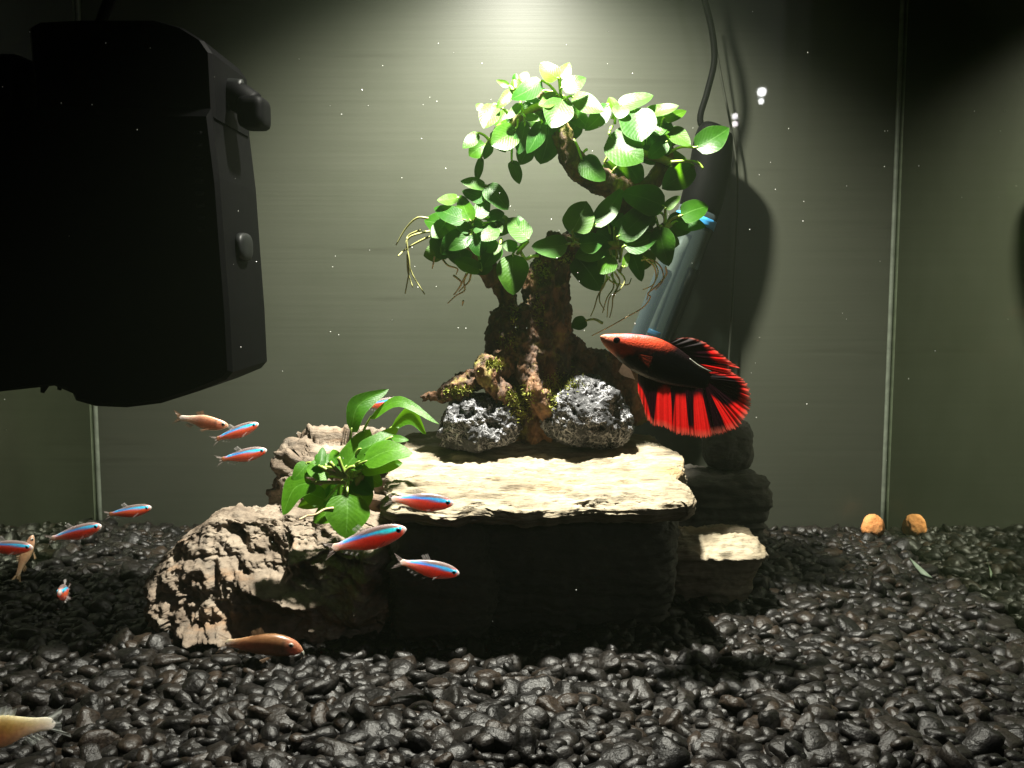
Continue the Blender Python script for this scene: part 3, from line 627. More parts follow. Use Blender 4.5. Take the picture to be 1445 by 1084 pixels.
# middle left
D = plant('dense round clump of dark green leaves on the left branch', P(660, 372, 53))
rhizome(D, [(690, 362, 52.8), (668, 350, 52.6), (648, 340, 52.6), (628, 335, 52.8)], 0.26)
leaves(D, z6, [
    (310, 212, 143, 232, 78, 0.4, 1.4, 400, 400, True), (518, 130, 322, 85, 82, 0.2, 1.0, 440, 380, False), (515, 118, 690, 305, 140, 0.0, 0.8, 450, 380, False),
    (510, 225, 335, 160, 95, 0.3, 1.0, 430, 380, False), (362, 385, 120, 290, 125, -0.3, 1.4, 420, 420, False), (402, 392, 325, 190, 120, -0.1, 1.2, 420, 420, False),
    (440, 362, 548, 230, 110, -0.3, 1.1, 430, 400, False), (215, 395, 105, 515, 125, -0.1, 1.3, 380, 440, False), (605, 418, 485, 542, 120, -0.9, 1.3, 450, 430, False),
    (845, 532, 685, 368, 150, -0.7, 1.5, 780, 600, False), (835, 455, 758, 342, 55, -0.2, 0.9, 780, 600, False), (335, 470, 175, 645, 150, -0.8, 0.4, 420, 480, False),
    (405, 490, 230, 612, 95, -1.2, 0.7, 430, 470, False), (100, 510, 235, 675, 95, 0, 0.1, 300, 560, False), (485, 765, 268, 685, 110, -0.9, 0.6, 450, 640, False),
    (605, 555, 500, 745, 140, -0.9, 0.5, 470, 520, False), (725, 642, 728, 958, 215, -1.0, 0.5, 770, 600, False), (762, 592, 635, 560, 85, -0.4, 1.1, 780, 610, False),
    (405, 462, 288, 398, 85, -0.5, 1.3, 430, 470, False), (480, 535, 625, 610, 110, -0.7, 0.8, 450, 480, False), (300, 475, 205, 415, 55, -0.3, 1.2, 400, 480, True),
    (540, 362, 662, 330, 85, -0.2, 1.2, 450, 400, False), (440, 480, 470, 660, 150, -1.1, 0.5, 430, 450, False), (320, 600, 330, 740, 160, -0.6, 0.1, 380, 540, False),
    (180, 600, 200, 690, 110, 0.4, -0.1, 300, 560, False), (560, 700, 420, 790, 110, -0.4, 0.1, 480, 620, False), (230, 480, 120, 580, 130, 0.3, 0.2, 330, 500, False),
    (560, 440, 660, 420, 90, -0.2, 1.0, 450, 440, False), (600, 420, 640, 480, 60, -0.6, 0.9, 560, 460, True), (630, 560, 580, 650, 50, -1.3, 0.9, 640, 540, True), (420, 430, 500, 440, 90, -0.8, 1.3, 420, 440, False)], 5.418, 52.0)
for pts in ([(190, 685), (230, 730), (300, 755), (290, 800)], [(270, 805), (330, 860), (300, 920), (270, 955)], [(380, 780), (350, 850), (355, 920), (290, 960), (225, 1020)], [(405, 785), (390, 850), (350, 890), (310, 930)], [(125, 660), (115, 720), (108, 755)],
            [(370, 790), (330, 870), (280, 950)], [(345, 1000), (338, 1035)]):
    rootlet(D, z6, pts, 52.0, 0.045)
for pts in ([(150, 735), (100, 760), (95, 800), (105, 880), (88, 985)], [(180, 690), (135, 688), (90, 730), (52, 795)], [(185, 740), (140, 750), (100, 770), (98, 820), (112, 900), (165, 988)], [(185, 760), (125, 790), (85, 815), (60, 838)], [(98, 830), (100, 900), (118, 960)]):
    rootlet(D, z1, pts, 52.2, 0.05, 'root_green')
mk('stalk', *tube(np.array([P(*z6(840, 545), 51.6), P(*z6(780, 610), 51.4), P(*z6(760, 640), 51.6)]), 0.11, 8, 6), M['stem'], D)
mk('stalk', *tube(np.array([P(*z6(920, 655), 51.8), P(*z6(870, 660), 51.6), P(*z6(820, 680), 51.6), P(*z6(780, 620), 51.5)]), 0.10, 10, 6), M['stem'], D)

filler(D, [(650, 330, 35, 40), (670, 310, 35, 40), (640, 350, 30, 25)], 52.4, 12, 28, 42)
# lower plant on the layered rock
E = plant('leafy plant with long arching leaves growing on the lower rock', P(492, 715, 46.5))
rhizome(E, [(480, 715, 47), (495, 690, 46.8), (510, 670, 46.6), (525, 655, 47)], 0.28)
EZ = 46.2
for (b, t, wd, dz, k, mid, yg) in [
    ((520, 362), (762, 86), 118, 0.8, 0.5, (570, 190), False), ((640, 275), (1082, 310), 66, 0.6, 0.9, (830, 165), False), ((775, 335), (1000, 375), 110, 1.6, 0.3, (900, 250), False),
    ((478, 592), (642, 342), 160, 0.2, 0.7, None, False), ((565, 475), (828, 328), 95, 0.5, 1.0, None, False), ((598, 555), (915, 495), 132, -0.8, 1.3, (760, 480), False),
    ((560, 555), (785, 405), 95, 0.1, 0.8, None, False), ((775, 395), (890, 412), 40, 0.3, 1.1, None, True), ((580, 605), (852, 558), 105, -0.3, 0.6, None, False),
    ((318, 580), (342, 455), 60, -0.4, 0.9, None, True), ((285, 678), (85, 890), 140, -0.8, 1.0, (160, 720), False), ((362, 792), (195, 742), 120, -0.2, 0.9, None, False),
    ((245, 555), (148, 665), 90, 0.3, 0.8, None, False), ((495, 752), (485, 1038), 250, -1.6, 0.6, None, False), ((405, 855), (280, 935), 105, -0.8, 0.8, None, False),
    ((385, 645), (235, 595), 95, -0.1, 1.1, None, False), ((430, 560), (405, 470), 80, 0.1, 0.9, None, False), ((480, 595), (385, 500), 70, -0.2, 1.0, None, False),
    ((560, 640), (650, 760), 140, 0.3, -0.2, None, False), ((540, 680), (620, 850), 160, 0.4, -0.2, None, False), ((480, 700), (330, 860), 130, 0.5, 0.1, None, False), ((600, 610), (720, 700), 110, 0.4, -0.3, None, False),
    ((440, 700), (180, 840), 110, 0.6, 0.2, None, False), ((330, 560), (230, 640), 90, 0.2, 0.9, None, False), ((400, 560), (320, 520), 80, 0.4, 0.9, None, False), ((300, 560), (360, 500), 70, 0.2, 0.8, None, False)]:
    leaf(E, z8(*b), z8(*t), wd / 4.515, EZ + dz, k, z8(510, 660) if b[1] < 800 else z8(480, 760), yg, mid=z8(*mid) if mid else None, nodeZ=EZ + 0.2, mt='leaf_light')
rootlet(E, z8, [(410, 845), (350, 855), (290, 890), (240, 895), (190, 918)], 44.2, 0.05)
for pts in ([(500, 660), (400, 620), (330, 582)], [(490, 685), (380, 680), (285, 680)], [(510, 655), (450, 620), (385, 550)], [(545, 580), (510, 590), (478, 628)], [(500, 650), (470, 600), (440, 520)]):
    mk('stalk', *tube(np.array([P(*z8(*p), EZ - 0.9) for p in pts]), 0.10, 10, 6), M['stem'], E)

# ------------------------------------------------------------------ fish
def loft(prof, n=40, m=20):
    """prof rows (x, z_top, z_bottom, half_width) -> verts, faces, (x, s, th)"""
    q = smooth_path(np.array(prof, float), n); v, par = [], []
    for i in range(n):
        x, zt, zb, hw = q[i]; hw = max(hw, 0.002); zt = max(zt, zb + 0.004)
        for j in range(m):
            th = 2 * math.pi * j / m; c_, s_ = math.cos(th), math.sin(th)
            v.append((x, hw * math.copysign(abs(c_) ** 0.85, c_), (zt + zb) / 2 + (zt - zb) / 2 * s_)); par.append((x, s_, c_))
    f = gridf(n, m, True); v.append((q[0][0], 0, (q[0][1] + q[0][2]) / 2)); v.append((q[-1][0], 0, (q[-1][1] + q[-1][2]) / 2)); par += [(q[0][0], 0, 0), (q[-1][0], 0, 0)]
    A_, B_ = n * m, n * m + 1
    for j in range(m): k = (j + 1) % m; f.append((A_, k, j)); f.append((B_, (n - 1) * m + j, (n - 1) * m + k))
    return np.array(v), f, np.array(par)
def fin(base, outer, n=14, m=6, rip=0.01, y0=0.0, yo=0.0, ser=0.0):
    b = smooth_path(base, n); o_ = smooth_path(outer, n); v, par = [], []
    for i in range(n):
        for j in range(m):
            r = j / (m - 1); rr = r * (1 + (ser * (1 if i % 2 else -1) if j == m - 1 else 0)); p = b[i] + (o_[i] - b[i]) * rr
            v.append((p[0], y0 + yo * r + rip * r * math.sin(i * 1.7), p[1])); par.append((i / (n - 1), r))
    return np.array(v), gridf(n, m), np.array(par)
def place(px0, py0, px1, py1, Z, yaw, label, name, cat, group=None, L=None):
    """px0,py0 snout; px1,py1 tail tip; returns root + length cm"""
    a = P(px0, py0, Z); b = P(px1, py1, Z); d = a - b; c = (a + b) / 2
    if L is None: L = np.linalg.norm(d) / max(math.cos(yaw), 0.35)
    pit = math.atan2(d[2], abs(d[0])) if abs(math.cos(yaw)) > 0.3 else 0.25
    yw = yaw if d[0] >= 0 else math.pi - yaw
    return empty(name, c, label, cat, group, rot=(0, -pit, yw)), L
def eyes(root, body, x, z, hw, r, L, iris):
    for s in (1, -1):
        v, f = sup(6, 2); e = mk('eye', (v * np.array([r, r * 0.45, r]) + np.array([x, s * hw, z])) * L, f, M[iris], body, local=True)
        mk('pupil', (v * np.array([r * 0.6, r * 0.3, r * 0.6]) + np.array([x, s * (hw + r * 0.28), z])) * L, f, M['eye'], e, local=True)
def lerp(a, b, t): t = np.clip(t, 0, 1)[:, None]; return np.array(a) * (1 - t) + np.array(b) * t
def step(x, a, b): t = np.clip((x - a) / (b - a), 0, 1); return t * t * (3 - 2 * t)

TP = [(0.5, 0.004, -0.004, 0.006), (0.485, 0.028, -0.022, 0.022), (0.43, 0.062, -0.055, 0.042), (0.34, 0.092, -0.088, 0.055), (0.2, 0.108, -0.115, 0.060), (0.04, 0.105, -0.115, 0.055), (-0.1, 0.085, -0.085, 0.042), (-0.22, 0.060, -0.052, 0.028), (-0.31, 0.044, -0.036, 0.016), (-0.37, 0.046, -0.038, 0.010), (-0.405, 0.012, -0.006, 0.003)]
def tetra(s, t, Z, yaw, label, group=None, hue=0.0, L=None):
    root, L = place(*s, *t, Z, yaw, label, 'cardinal_tetra', 'fish', group, L)
    v, f, p = loft(TP, 44, 24); x, z = v[:, 0], v[:, 2]; L0 = L
    c = lerp((0.74, 0.12, 0.045), (0.13, 0.10, 0.095), step(z, 0.045, 0.07))
    c = c * (1 - (step(x, 0.12, 0.28) * step(-z, 0.045, 0.085) * 0.55)[:, None]) + np.array([0.5, 0.36, 0.32]) * (step(x, 0.12, 0.28) * step(-z, 0.045, 0.085) * 0.55)[:, None]
    mid = 0.024 + 0.02 * np.cos(x * 3); st = step(z, mid - 0.022, mid - 0.008) * (1 - step(z, mid + 0.012, mid + 0.028)) * step(x, -0.34, -0.24) * (1 - step(x, 0.44, 0.47))
    bl = lerp((0.02, 0.30, 0.95), (0.02, 0.75, 0.85), step(x, -0.2, 0.3) * (0.5 + hue))
    c = c * (1 - st[:, None]) + bl * st[:, None]
    hd = step(x, 0.43, 0.49)[:, None]; c = c * (1 - hd) + np.array([0.55, 0.45, 0.42]) * hd
    b = mk('body', v * np.array([1, 1, 1.16]) * L, f, M['fish'], root, col=c, local=True)
    def F_(nm, base, outer, colr, al, y0=0, yo=0):
        fv, ff, fp = fin(np.array(base), np.array(outer), 12, 5, 0.03, y0, yo); r = fp[:, 1]
        cc = np.hstack([np.tile(colr, (len(fv), 1)), (al * (1 - 0.55 * r))[:, None]]); mk(nm, fv * L, ff, M['fin'], root, col=cc, local=True)
    g = (0.85, 0.80, 0.78)
    F_('tail_fin', [(-0.35, 0.045), (-0.37, 0.0), (-0.35, -0.04)], [(-0.52, 0.12), (-0.43, 0.005), (-0.51, -0.115)], (0.85, 0.70, 0.66), 0.5)
    F_('dorsal_fin', [(0.05, 0.10), (-0.06, 0.09)], [(-0.03, 0.205), (-0.12, 0.165)], g, 0.45)
    F_('anal_fin', [(-0.06, -0.095), (-0.28, -0.042)], [(-0.14, -0.165), (-0.30, -0.085)], g, 0.4)
    for sd in (1, -1):
        F_('pectoral_fin', [(0.24, -0.05), (0.22, -0.075)], [(0.12, -0.10), (0.11, -0.14)], g, 0.3, sd * 0.05, sd * 0.05)
    F_('pelvic_fin', [(0.08, -0.11), (0.04, -0.115)], [(0.0, -0.18), (-0.04, -0.17)], g, 0.35)
    eyes(root, b, 0.405, 0.018, 0.040, 0.034, L, 'iris_blue')
    return root
tetra((640, 712), (543, 703), 40, 0.1, 'red and violet striped tetra passing in front of the slab lip')
tetra((573, 748), (458, 776), 38.5, 0.1, 'tetra with bright turquoise stripe just below the big hanging leaf', hue=0.5)
tetra((648, 812), (556, 790), 40, 0.15, 'tetra with raised dorsal fin and blue stripe against the dark slab face')
tetra((364, 599), (300, 622), 54, 0.15, 'blue striped tetra swimming right behind the brown fish')
tetra((376, 636), (306, 650), 54, 0.1, 'blue striped tetra with red belly just above the grey brown rock')
tetra((213, 717), (148, 727), 56, 0.1, 'slim blue striped tetra over the gravel edge by the back wall')
tetra((142, 743), (66, 762), 42, 0.1, 'large blue striped tetra over the dark gravel, beside the slim one')
tetra((45, 774), (-34, 770), 42, 0.1, 'blue striped tetra overlapping the small brownish tail fish')
tetra((96, 842), (86, 828), 43, -1.3, 'tetra seen head on above the dark gravel', L=2.7)
tetra((568, 566), (508, 574), 57, 0.1, 'tetra half hidden behind the arching leaves of the lower plant')

def plainfish(name, s, t, Z, yaw, label, prof, top, bot, finc, L=None, barbels=False, eye=(0.40, 0.02, 0.042, 0.036), tail=0.13, fa=0.5, cat='fish', dors=((0.06, 0.1), (-0.08, 0.09), (0.0, 0.21), (-0.12, 0.16))):
    root, L = place(*s, *t, Z, yaw, label, name, cat, None, L)
    v, f, p = loft(prof, 40, 22); z = v[:, 2]; nz = fbm(v * 22, 5, 3)
    c = lerp(bot, top, step(p[:, 1] + 0.35 * nz, -0.5, 0.5)); gil = np.exp(-((v[:, 0] - 0.27 - 0.35 * (v[:, 2] - 0.02) ** 2 * 8) / 0.014) ** 2); c = c * (1 - 0.4 * gil[:, None]) * (1 + 0.12 * vn(v * np.array([70, 1, 70]), 3)[:, None]) + np.array([0.10, 0.03, 0.03]) * step(v[:, 0], 0.27, 0.34)[:, None]
    b = mk('body', v * L, f, M['fish'], root, col=c, local=True)
    def F_(nm, base, outer, al, y0=0, yo=0):
        fv, ff, fp = fin(np.array(base), np.array(outer), 12, 5, 0.03, y0, yo)
        cc = np.hstack([np.tile(finc, (len(fv), 1)), (al * (1 - 0.5 * fp[:, 1]))[:, None]]); mk(nm, fv * L, ff, M['fin'], root, col=cc, local=True)
    F_('tail_fin', [(-0.34, 0.05), (-0.36, 0), (-0.34, -0.045)], [(-0.52, tail), (-0.44, 0.005), (-0.51, -tail)], fa)
    F_('dorsal_fin', dors[:2], dors[2:], fa); F_('anal_fin', [(-0.12, -0.085), (-0.24, -0.06)], [(-0.18, -0.16), (-0.28, -0.11)], fa)
    for sd in (1, -1): F_('pectoral_fin', [(0.22, -0.07), (0.18, -0.09)], [(0.06, -0.17), (0.02, -0.13)], fa, sd * 0.06, sd * 0.08)
    eyes(root, b, *eye, L, 'iris')
    if barbels:
        for sd in (1, -1):
            mk('barbel', *tube(np.array([(0.49, sd * 0.015, -0.055), (0.505, sd * 0.02, -0.09), (0.50, sd * 0.025, -0.14)]) * L, np.array([0.014, 0.012, 0.006]) * L, 8, 5), M['ceramic'], root, local=True)
    return root
RP = [(0.5, 0.004, -0.004, 0.006), (0.48, 0.035, -0.03, 0.025), (0.42, 0.07, -0.07, 0.045), (0.3, 0.10, -0.115, 0.058), (0.15, 0.125, -0.135, 0.06), (0.0, 0.13, -0.12, 0.05), (-0.12, 0.10, -0.075, 0.034), (-0.25, 0.07, -0.05, 0.02), (-0.37, 0.055, -0.05, 0.010), (-0.41, 0.012, -0.008, 0.003)]
plainfish('brown_fish', (321, 602), (247, 588), 43.5, 0.15, 'small translucent brown fish near the bottom corner of the filter', RP, (0.34, 0.17, 0.09), (0.42, 0.25, 0.16), (0.5, 0.22, 0.10))
plainfish('brown_fish', (44, 768), (25, 807), 43.0, 1.1, 'small brownish fish with its tail hanging below a blue striped tetra', RP, (0.30, 0.17, 0.09), (0.36, 0.22, 0.12), (0.5, 0.35, 0.18), L=2.1)
KP = [(0.5, -0.045, -0.055, 0.006), (0.475, 0.0, -0.075, 0.03), (0.41, 0.065, -0.10, 0.06), (0.3, 0.115, -0.12, 0.08), (0.17, 0.14, -0.125, 0.085), (0.0, 0.125, -0.115, 0.07), (-0.15, 0.09, -0.085, 0.048), (-0.28, 0.06, -0.055, 0.025), (-0.37, 0.05, -0.045, 0.010), (-0.41, 0.012, -0.008, 0.003)]
plainfish('corydoras', (427, 915), (308, 905), 42.4, 0.1, 'orange brown catfish with pale barbels nosing the gravel under the rock', KP, (0.17, 0.085, 0.035), (0.27, 0.135, 0.07), (0.40, 0.25, 0.14), barbels=True, eye=(0.36, 0.035, 0.066, 0.03), fa=0.6)
plainfish('white_fish', (-75, 1046), (95, 1016), 33.2, 0.05, 'pale yellowish white fish swimming low over the gravel', RP, (0.62, 0.52, 0.28), (0.70, 0.50, 0.32), (0.80, 0.85, 0.80), tail=0.14, fa=0.75)

# betta: laid out on its own flank plane (zoom pixels -> cm), head up left, fins spread below and behind
BZ = 44.0; BS = 5.163 * F / BZ
bc = P(820 + 600 / 5.163, 440 + 420 / 5.163, BZ)
def bp(u, v): return np.array([(u - 600) / BS, (420 - v) / BS])
betta = empty('betta_fish', bc, 'red and black long finned betta fish beside the taller lava rock', 'fish')
spine = np.array([(138, 178, 6, 0.04), (160, 190, 30, 0.12), (215, 217, 62, 0.26), (300, 250, 98, 0.38), (400, 292, 132, 0.46), (520, 338, 150, 0.47), (640, 390, 142, 0.40), (760, 440, 112, 0.28), (860, 482, 80, 0.17), (930, 512, 60, 0.08)], float)
q = smooth_path(spine, 70); tg = np.gradient(q[:, :2], axis=0); tg /= np.linalg.norm(tg, axis=1)[:, None]; nr = np.stack([tg[:, 1], -tg[:, 0]], -1)
v, uv_ = [], []
for i in range(70):
    for j in range(36):
        th = 2 * math.pi * j / 36; e = q[i, :2] + nr[i] * q[i, 2] * math.sin(th); xz = bp(*e)
        v.append((xz[0], -q[i, 3] * math.cos(th), xz[1])); uv_.append((e[0], e[1], math.sin(th), i / 69))
v.append((bp(138, 178)[0], 0, bp(138, 178)[1])); uv_.append((138, 178, 0, 0)); v.append((bp(930, 512)[0], 0, bp(930, 512)[1])); uv_.append((930, 512, 0, 1))
f = gridf(70, 36, True)
for j in range(36): k = (j + 1) % 36; f.append((70 * 36, k, j)); f.append((70 * 36 + 1, 69 * 36 + j, 69 * 36 + k))
v = np.array(v); uv_ = np.array(uv_); u0, v0, s0 = uv_[:, 0], uv_[:, 1], uv_[:, 2]
nz = fbm(np.stack([u0 * 0.02, v0 * 0.02, s0 * 0], -1), 3, 3)
blk = step(v0 - (300 - 0.10 * (u0 - 250)) + 26 * nz, -25, 25); blk = np.maximum(blk, step(u0 + 40 * nz, 520, 680)); blk *= step(u0, 210, 270)
red = lerp((0.62, 0.22, 0.13), (0.56, 0.06, 0.022), step(u0, 150, 300)); red = red + np.array([0.10, 0.12, 0.20]) * (step(-v0 + 15 * nz, -190, -165) * step(u0, 270, 330) * 0.7)[:, None]
c = red * (1 - blk[:, None]) + np.array([0.006, 0.002, 0.003]) * blk[:, None]
bb = mk('body', v, f, M['betta_skin'], betta, col=c, local=True)
sv, sf = sup(8, 2)
for sd in (-1, 1):
    ex = bp(252, 206); e = mk('eye', sv * np.array([0.16, 0.07, 0.16]) + np.array([ex[0], sd * 0.27, ex[1]]), sf, M['eye'], bb, local=True)
gl = [bp(400, 245), bp(440, 290), bp(500, 318)]
def bfin(name, rays, n, m, rip, seed, y0=0.0, yo=0.0):
    """rays: (base u,v, outer u,v, red-from r)"""
    R = np.array(rays, float); t = np.linspace(0, len(R) - 1, n); A_ = np.stack([np.interp(t, range(len(R)), R[:, k]) for k in range(5)], -1)
    sm = smooth_path(R[:, :4], n); vv, cc = [], []
    for i in range(n):
        fr = 1 + 0.028 * math.sin(i * 2.1) + 0.014 * math.sin(i * 5.3 + seed)
        for j in range(m):
            r = j / (m - 1); rr = r * (fr if j == m - 1 else 1); e = sm[i, :2] + (sm[i, 2:] - sm[i, :2]) * rr; xz = bp(*e)
            vv.append((xz[0], y0 + yo * r + rip * r * (math.sin(i * 2 * math.pi / 7.0) * 0.5 + math.sin(i * 2 * math.pi / 31 + seed)), xz[1]))
            k = step(np.array([r]), A_[i, 4] - 0.07, A_[i, 4] + 0.07)[0] if A_[i, 4] > 0.02 else 1.0
            ray = 0.9 + 0.1 * math.sin(i * 2.1)
            col_ = np.array([0.007, 0.0015, 0.003]) * (1 - k) + np.array([0.50, 0.009, 0.008]) * ray * k
            ed = max(0, (r - 0.86) / 0.14); col_ = col_ * (1 - 0.6 * ed) + np.array([0.55, 0.11, 0.07]) * 0.6 * ed
            cc.append((*col_, 1 - 0.35 * ed))
    return mk(name, np.array(vv), gridf(n, m), M['betta_fin'], betta, col=np.array(cc), local=True)
bfin('anal_fin', [(410, 440, 432, 600, 0.55), (445, 460, 468, 700, 0.5), (480, 470, 492, 785, 0.6), (515, 470, 525, 825, 0.9), (535, 470, 552, 850, 1.1), (556, 470, 578, 850, 0.3), (610, 470, 640, 862, 0.2), (650, 480, 680, 888, 0.22), (668, 480, 695, 895, 0.95), (690, 480, 715, 905, 0.3), (730, 490, 765, 915, 0.3), (762, 490, 795, 918, 0.32), (780, 490, 815, 922, 0.86), (797, 500, 850, 926, 0.9), (812, 500, 875, 930, 0.3), (850, 500, 930, 938, 0.25), (870, 505, 970, 930, 0.28), (880, 510, 985, 915, 1.1), (900, 520, 1010, 905, 1.1)], 150, 22, 0.09, 1.0, 0.0, 0.65)
bfin('tail_fin', [(880, 520, 1005, 915, 1.1), (895, 525, 1050, 905, 1.0), (905, 530, 1100, 892, 0.98), (910, 530, 1120, 882, 0.25), (915, 528, 1165, 860, 0.35), (920, 520, 1205, 822, 0.62), (925, 515, 1240, 770, 0.66), (930, 508, 1262, 700, 0.75), (930, 500, 1266, 640, 0.80), (925, 490, 1250, 570, 0.86), (915, 480, 1205, 505, 0.80), (900, 465, 1150, 465, 0.45), (880, 445, 1100, 440, 0.2)], 130, 20, 0.10, 2.2, 0.02, 0.6)
bfin('dorsal_fin', [(640, 222, 700, 196, 1.1), (660, 240, 790, 190, 1.1), (685, 262, 880, 214, 1.0), (710, 285, 950, 258, 0.85), (735, 305, 1040, 322, 0.72), (755, 325, 1100, 368, 0.62), (775, 345, 1158, 412, 0.66), (785, 355, 1085, 385, 1.1), (800, 370, 1095, 425, 0.3), (815, 385, 1110, 455, 0.3), (830, 400, 1100, 470, 0.6)], 80, 16, 0.10, 0.4, 0.03, 0.1)
mk('fin_ray', *tube(np.array([(*bp(778, 335), -0.42), (*bp(830, 380), -0.45), (*bp(890, 412), -0.42), (*bp(942, 432), -0.36)])[:, [0, 2, 1]], [0.02, 0.045, 0.035, 0.012], 14, 6), M['ceramic'], betta, local=True)
for sd in (-1, 1):
    fv, ff, fp = fin(np.array([bp(400, 300), bp(410, 340)]), np.array([bp(505, 320), bp(480, 400)]), 10, 6, 0.02, sd * 0.46, sd * 0.22)
    mk('pectoral_fin', fv, ff, M['fin'], betta, col=np.hstack([np.tile((0.45, 0.06, 0.03), (len(fv), 1)), (0.5 - 0.4 * fp[:, 1])[:, None]]), local=True)
fv, ff, fp = fin(np.array([bp(300, 375), bp(350, 400)]), np.array([bp(268, 432), bp(300, 462), bp(390, 492)]), 12, 6, 0.03, -0.05, -0.15)
mk('pelvic_fin', fv, ff, M['fin'], betta, col=np.hstack([np.tile((0.75, 0.60, 0.56), (len(fv), 1)), (0.85 - 0.3 * fp[:, 1])[:, None]]), local=True)

# ------------------------------------------------------------------ equipment
def rbox(x0, x1, y0, y1, z0, z1, e=9, n=16):
    v, f = sup(n, e); return v * np.array([(x1 - x0) / 2, (y1 - y0) / 2, (z1 - z0) / 2]) + np.array([(x0 + x1) / 2, (y0 + y1) / 2, (z0 + z1) / 2]), f
FZ = 46.0
def fx(px, Z=FZ): return P(px, 300, Z)[0]
def fz(py, Z=FZ): return P(300, py, Z)[2]
flt = empty('aquarium_filter', (fx(150), 0.5, fz(575)), 'large black internal filter hanging by the left glass', 'filter')
def outline(pts, y0, y1, bev=0.25):
    """extruded photo outline with a bevelled rim: real box with depth"""
    p = np.array([(fx(a), fz(b)) for a, b in pts]); c = p.mean(0); n = len(p); rings = []
    for y, s in ((y0, 1 - bev / 6), (y0 + bev, 1), (y1 - bev, 1), (y1, 1 - bev / 6)):
        r = c + (p - c) * s; rings.append(np.stack([r[:, 0], np.full(n, y), r[:, 1]], -1))
    f = gridf(4, n, True); f.append(tuple(range(n))); f.append(tuple(3 * n + i for i in range(n))[::-1]); return np.vstack(rings), f
mk('canister', *outline([(-40, 152), (100, 150), (300, 152), (309, 250), (313, 340), (318, 440), (320, 526), (310, 537), (270, 553), (215, 570), (165, 576), (120, 574), (92, 566), (88, 556), (62, 545), (-40, 556)], -4, 3), M['plastic'], flt, smooth=False)
mk('motor_head', *outline([(46, 36), (60, 28), (120, 25), (225, 25), (262, 36), (290, 54), (302, 72), (304, 165), (52, 168)], -3.7, 2.6), M['plastic'], flt, smooth=False)
mk('outlet_nozzle', *merge([tube(np.array([(fx(296), -0.8, fz(112)), (fx(316), -1.0, fz(120)), (fx(336), -1.0, fz(134))]), 0.72, 8, 14), rbox(fx(318), fx(358), -2.0, 0.2, fz(168), fz(120), 5, 8)]), M['plastic'], flt)
mk('flow_knob', *tube(np.array([(fx(296), -1, fz(104)), (fx(322), -1, fz(106))]), 0.42, 6, 14), M['plastic2'], flt)
mk('suction_cup', *rbox(fx(308), fx(326), -2.0, 0.2, fz(366), fz(324), 3, 8), M['plastic2'], flt)
mk('side_tank', *rbox(fx(-30), fx(16), -3.0, 1.5, fz(170), fz(62), 5, 10), M['plastic'], flt)
for a, b in ((30, 556), (55, 552)): mk('intake_tooth', *tube(np.array([(fx(a + 6), -2.8, fz(b - 14)), (fx(a), -2.8, fz(b + 2))]), [0.28, 0.10], 5, 6), M['plastic'], flt)
for i in range(9):
    y = 185 + i * 17; mk('vent_slot', *rbox(fx(277), fx(289), -4.06, -3.9, fz(y + 6), fz(y), 6, 3), M['plastic2'], flt)
tag(mk('filter_cable', *tube(np.array([(fx(105), -1, fz(30)), (fx(116), -1, fz(8)), (fx(128), -0.8, fz(-30)), (fx(150), 0, fz(-120))]), 0.28, 14, 8), M['plastic'], base=(fx(105), -1, fz(30))), 'short black cable rising from the top of the filter', 'cable')

HZ = 63.0
def H(px, py, dz=0): return P(px, py, HZ + dz)
ht = empty('aquarium_heater', H(858, 575), 'slanted glass tube heater with black cap behind the driftwood', 'heater')
mk('cap', *tube(np.array([H(1012, 178), H(1008, 190), H(1001, 240), H(988, 292), H(986, 300)]), [0.7, 1.15, 1.3, 1.3, 1.15], 16, 20), M['plastic'], ht)
tb = mk('glass_tube', *tube(np.array([H(986, 298), H(962, 362), H(925, 460), H(885, 560), H(880, 572)]), [1.28, 1.28, 1.28, 1.28, 0.7], 18, 24), M['glass'], ht)
mk('heating_core', *tube(np.array([H(968, 330, 0.1), H(925, 440, 0.1), H(890, 535, 0.1)]), 0.42, 10, 14), M['ceramic'], ht)
mk('element_rod', *tube(np.array([H(965, 380, -0.2), H(930, 470, -0.2), H(905, 540, -0.2)]) + np.array([0.65, 0, 0]), 0.40, 10, 12), M['plastic2'], ht)
mk('element_rod', *tube(np.array([H(955, 380, -0.2), H(915, 470, -0.2), H(885, 540, -0.2)]) + np.array([-0.65, 0, 0]), 0.36, 10, 12), M['plastic2'], ht)
for (a, b, c_, d) in ((983, 306, 979, 318), (923, 466, 920, 473)): mk('blue_band', *tube(np.array([H(a, b), H(c_, d)]), 1.31 if b < 400 else 0.5, 4, 20), M['blue'], ht)
tag(mk('heater_cable', *tube(np.array([H(985, -60), H(992, -10), H(1004, 40), H(1008, 85), H(998, 130), H(988, 170), H(1004, 195)]), 0.20, 36, 8), M['plastic'], base=H(1010, 182)), 'black heater cable curving up out of the water', 'cable')
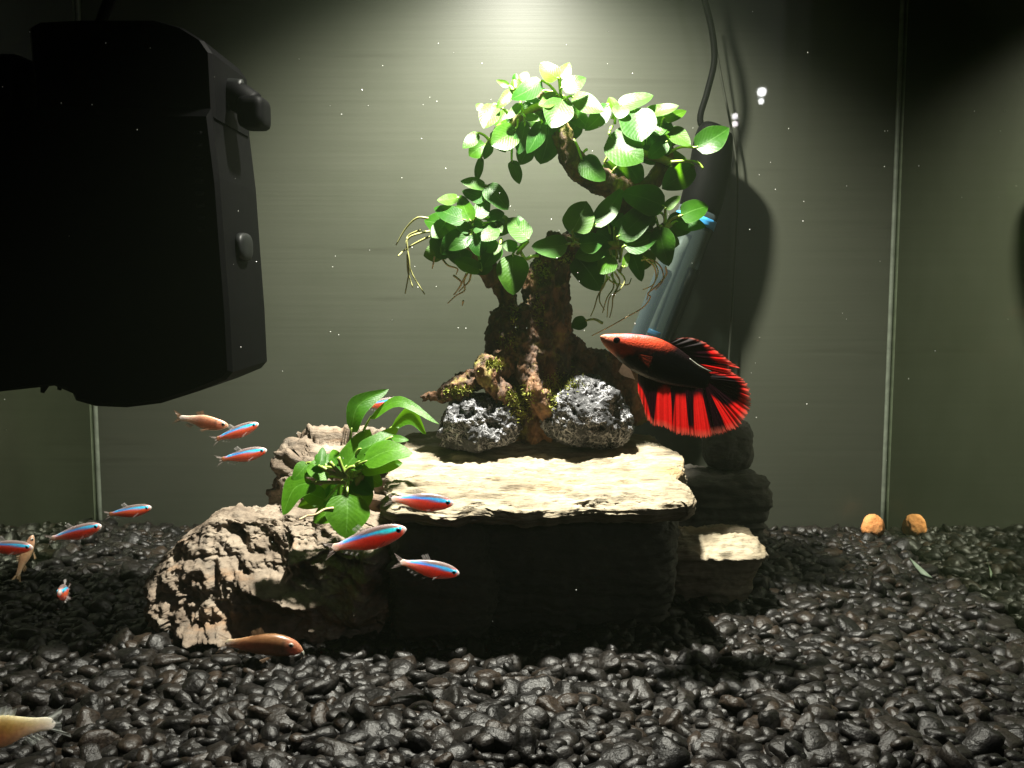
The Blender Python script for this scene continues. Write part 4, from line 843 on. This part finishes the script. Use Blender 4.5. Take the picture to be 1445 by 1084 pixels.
tag(mk('sensor_wire', *tube(np.array([P(1002, 20, 64.5), P(1018, 110, 64.8), P(1040, 240, 65), P(1036, 380, 65), P(1029, 500, 65), P(1020, 640, 65)]), 0.075, 40, 6), M['wire'], base=P(1020, 640, 65)), 'thin dark wire hanging down the back wall beside the heater', 'wire')

# pale scrap lying on the gravel at the right, drifting specks in the water
s = np.array([P(1284, 790, 56.0), P(1297, 801, 55.2), P(1316, 818, 54.2), P(1300, 812, 54.8), P(1292, 803, 55.4)]); s2 = s + np.array([0, 0.05, 0.12])
tag(mk('leaf_scrap', np.vstack([s, s2]), [(0, 1, 4), (1, 2, 3), (1, 3, 4), (9, 6, 5), (8, 7, 6), (9, 8, 6), (0, 5, 6, 1), (1, 6, 7, 2), (2, 7, 8, 3), (3, 8, 9, 4), (4, 9, 5, 0)], M['fragment'], base=s[2]), 'thin pale green leaf scrap lying on the dark gravel', 'leaf')
sv, sf = sup(2, 2); parts = []
for i in range(170):
    c = P(rng.uniform(0, 1445), rng.uniform(0, 900), rng.uniform(36, 64))
    if c[2] < 1 : continue
    if rng.random() < 0.25: c = P(rng.normal(760, 200), rng.normal(260, 170), rng.uniform(40, 62))
    parts.append((sv * rng.uniform(0.009, 0.024) * np.array([1, 1, rng.uniform(1, 1.8)]) + c, sf))
o = mk('drifting_specks', *merge(parts), M['speck']); o['kind'] = 'stuff'; tag(o, 'tiny white specks drifting in the water', 'specks')

# ------------------------------------------------------------------ cloudy water
hz = mk('haze', *box(-32, 29, -21, 20, -5, 48), M['speck'], smooth=False); hz['kind'] = 'stuff'
m = bpy.data.materials.new('cloudy_water'); m.use_nodes = True; nt = m.node_tree; nt.nodes.clear()
out = nt.nodes.new('ShaderNodeOutputMaterial'); pv = nt.nodes.new('ShaderNodeVolumePrincipled')
pv.inputs['Color'].default_value = (0.74, 0.92, 0.64, 1); pv.inputs['Density'].default_value = 0.035; pv.inputs['Anisotropy'].default_value = 0.25
nt.links.new(pv.outputs[0], out.inputs['Volume']); hz.data.materials.clear(); hz.data.materials.append(m)
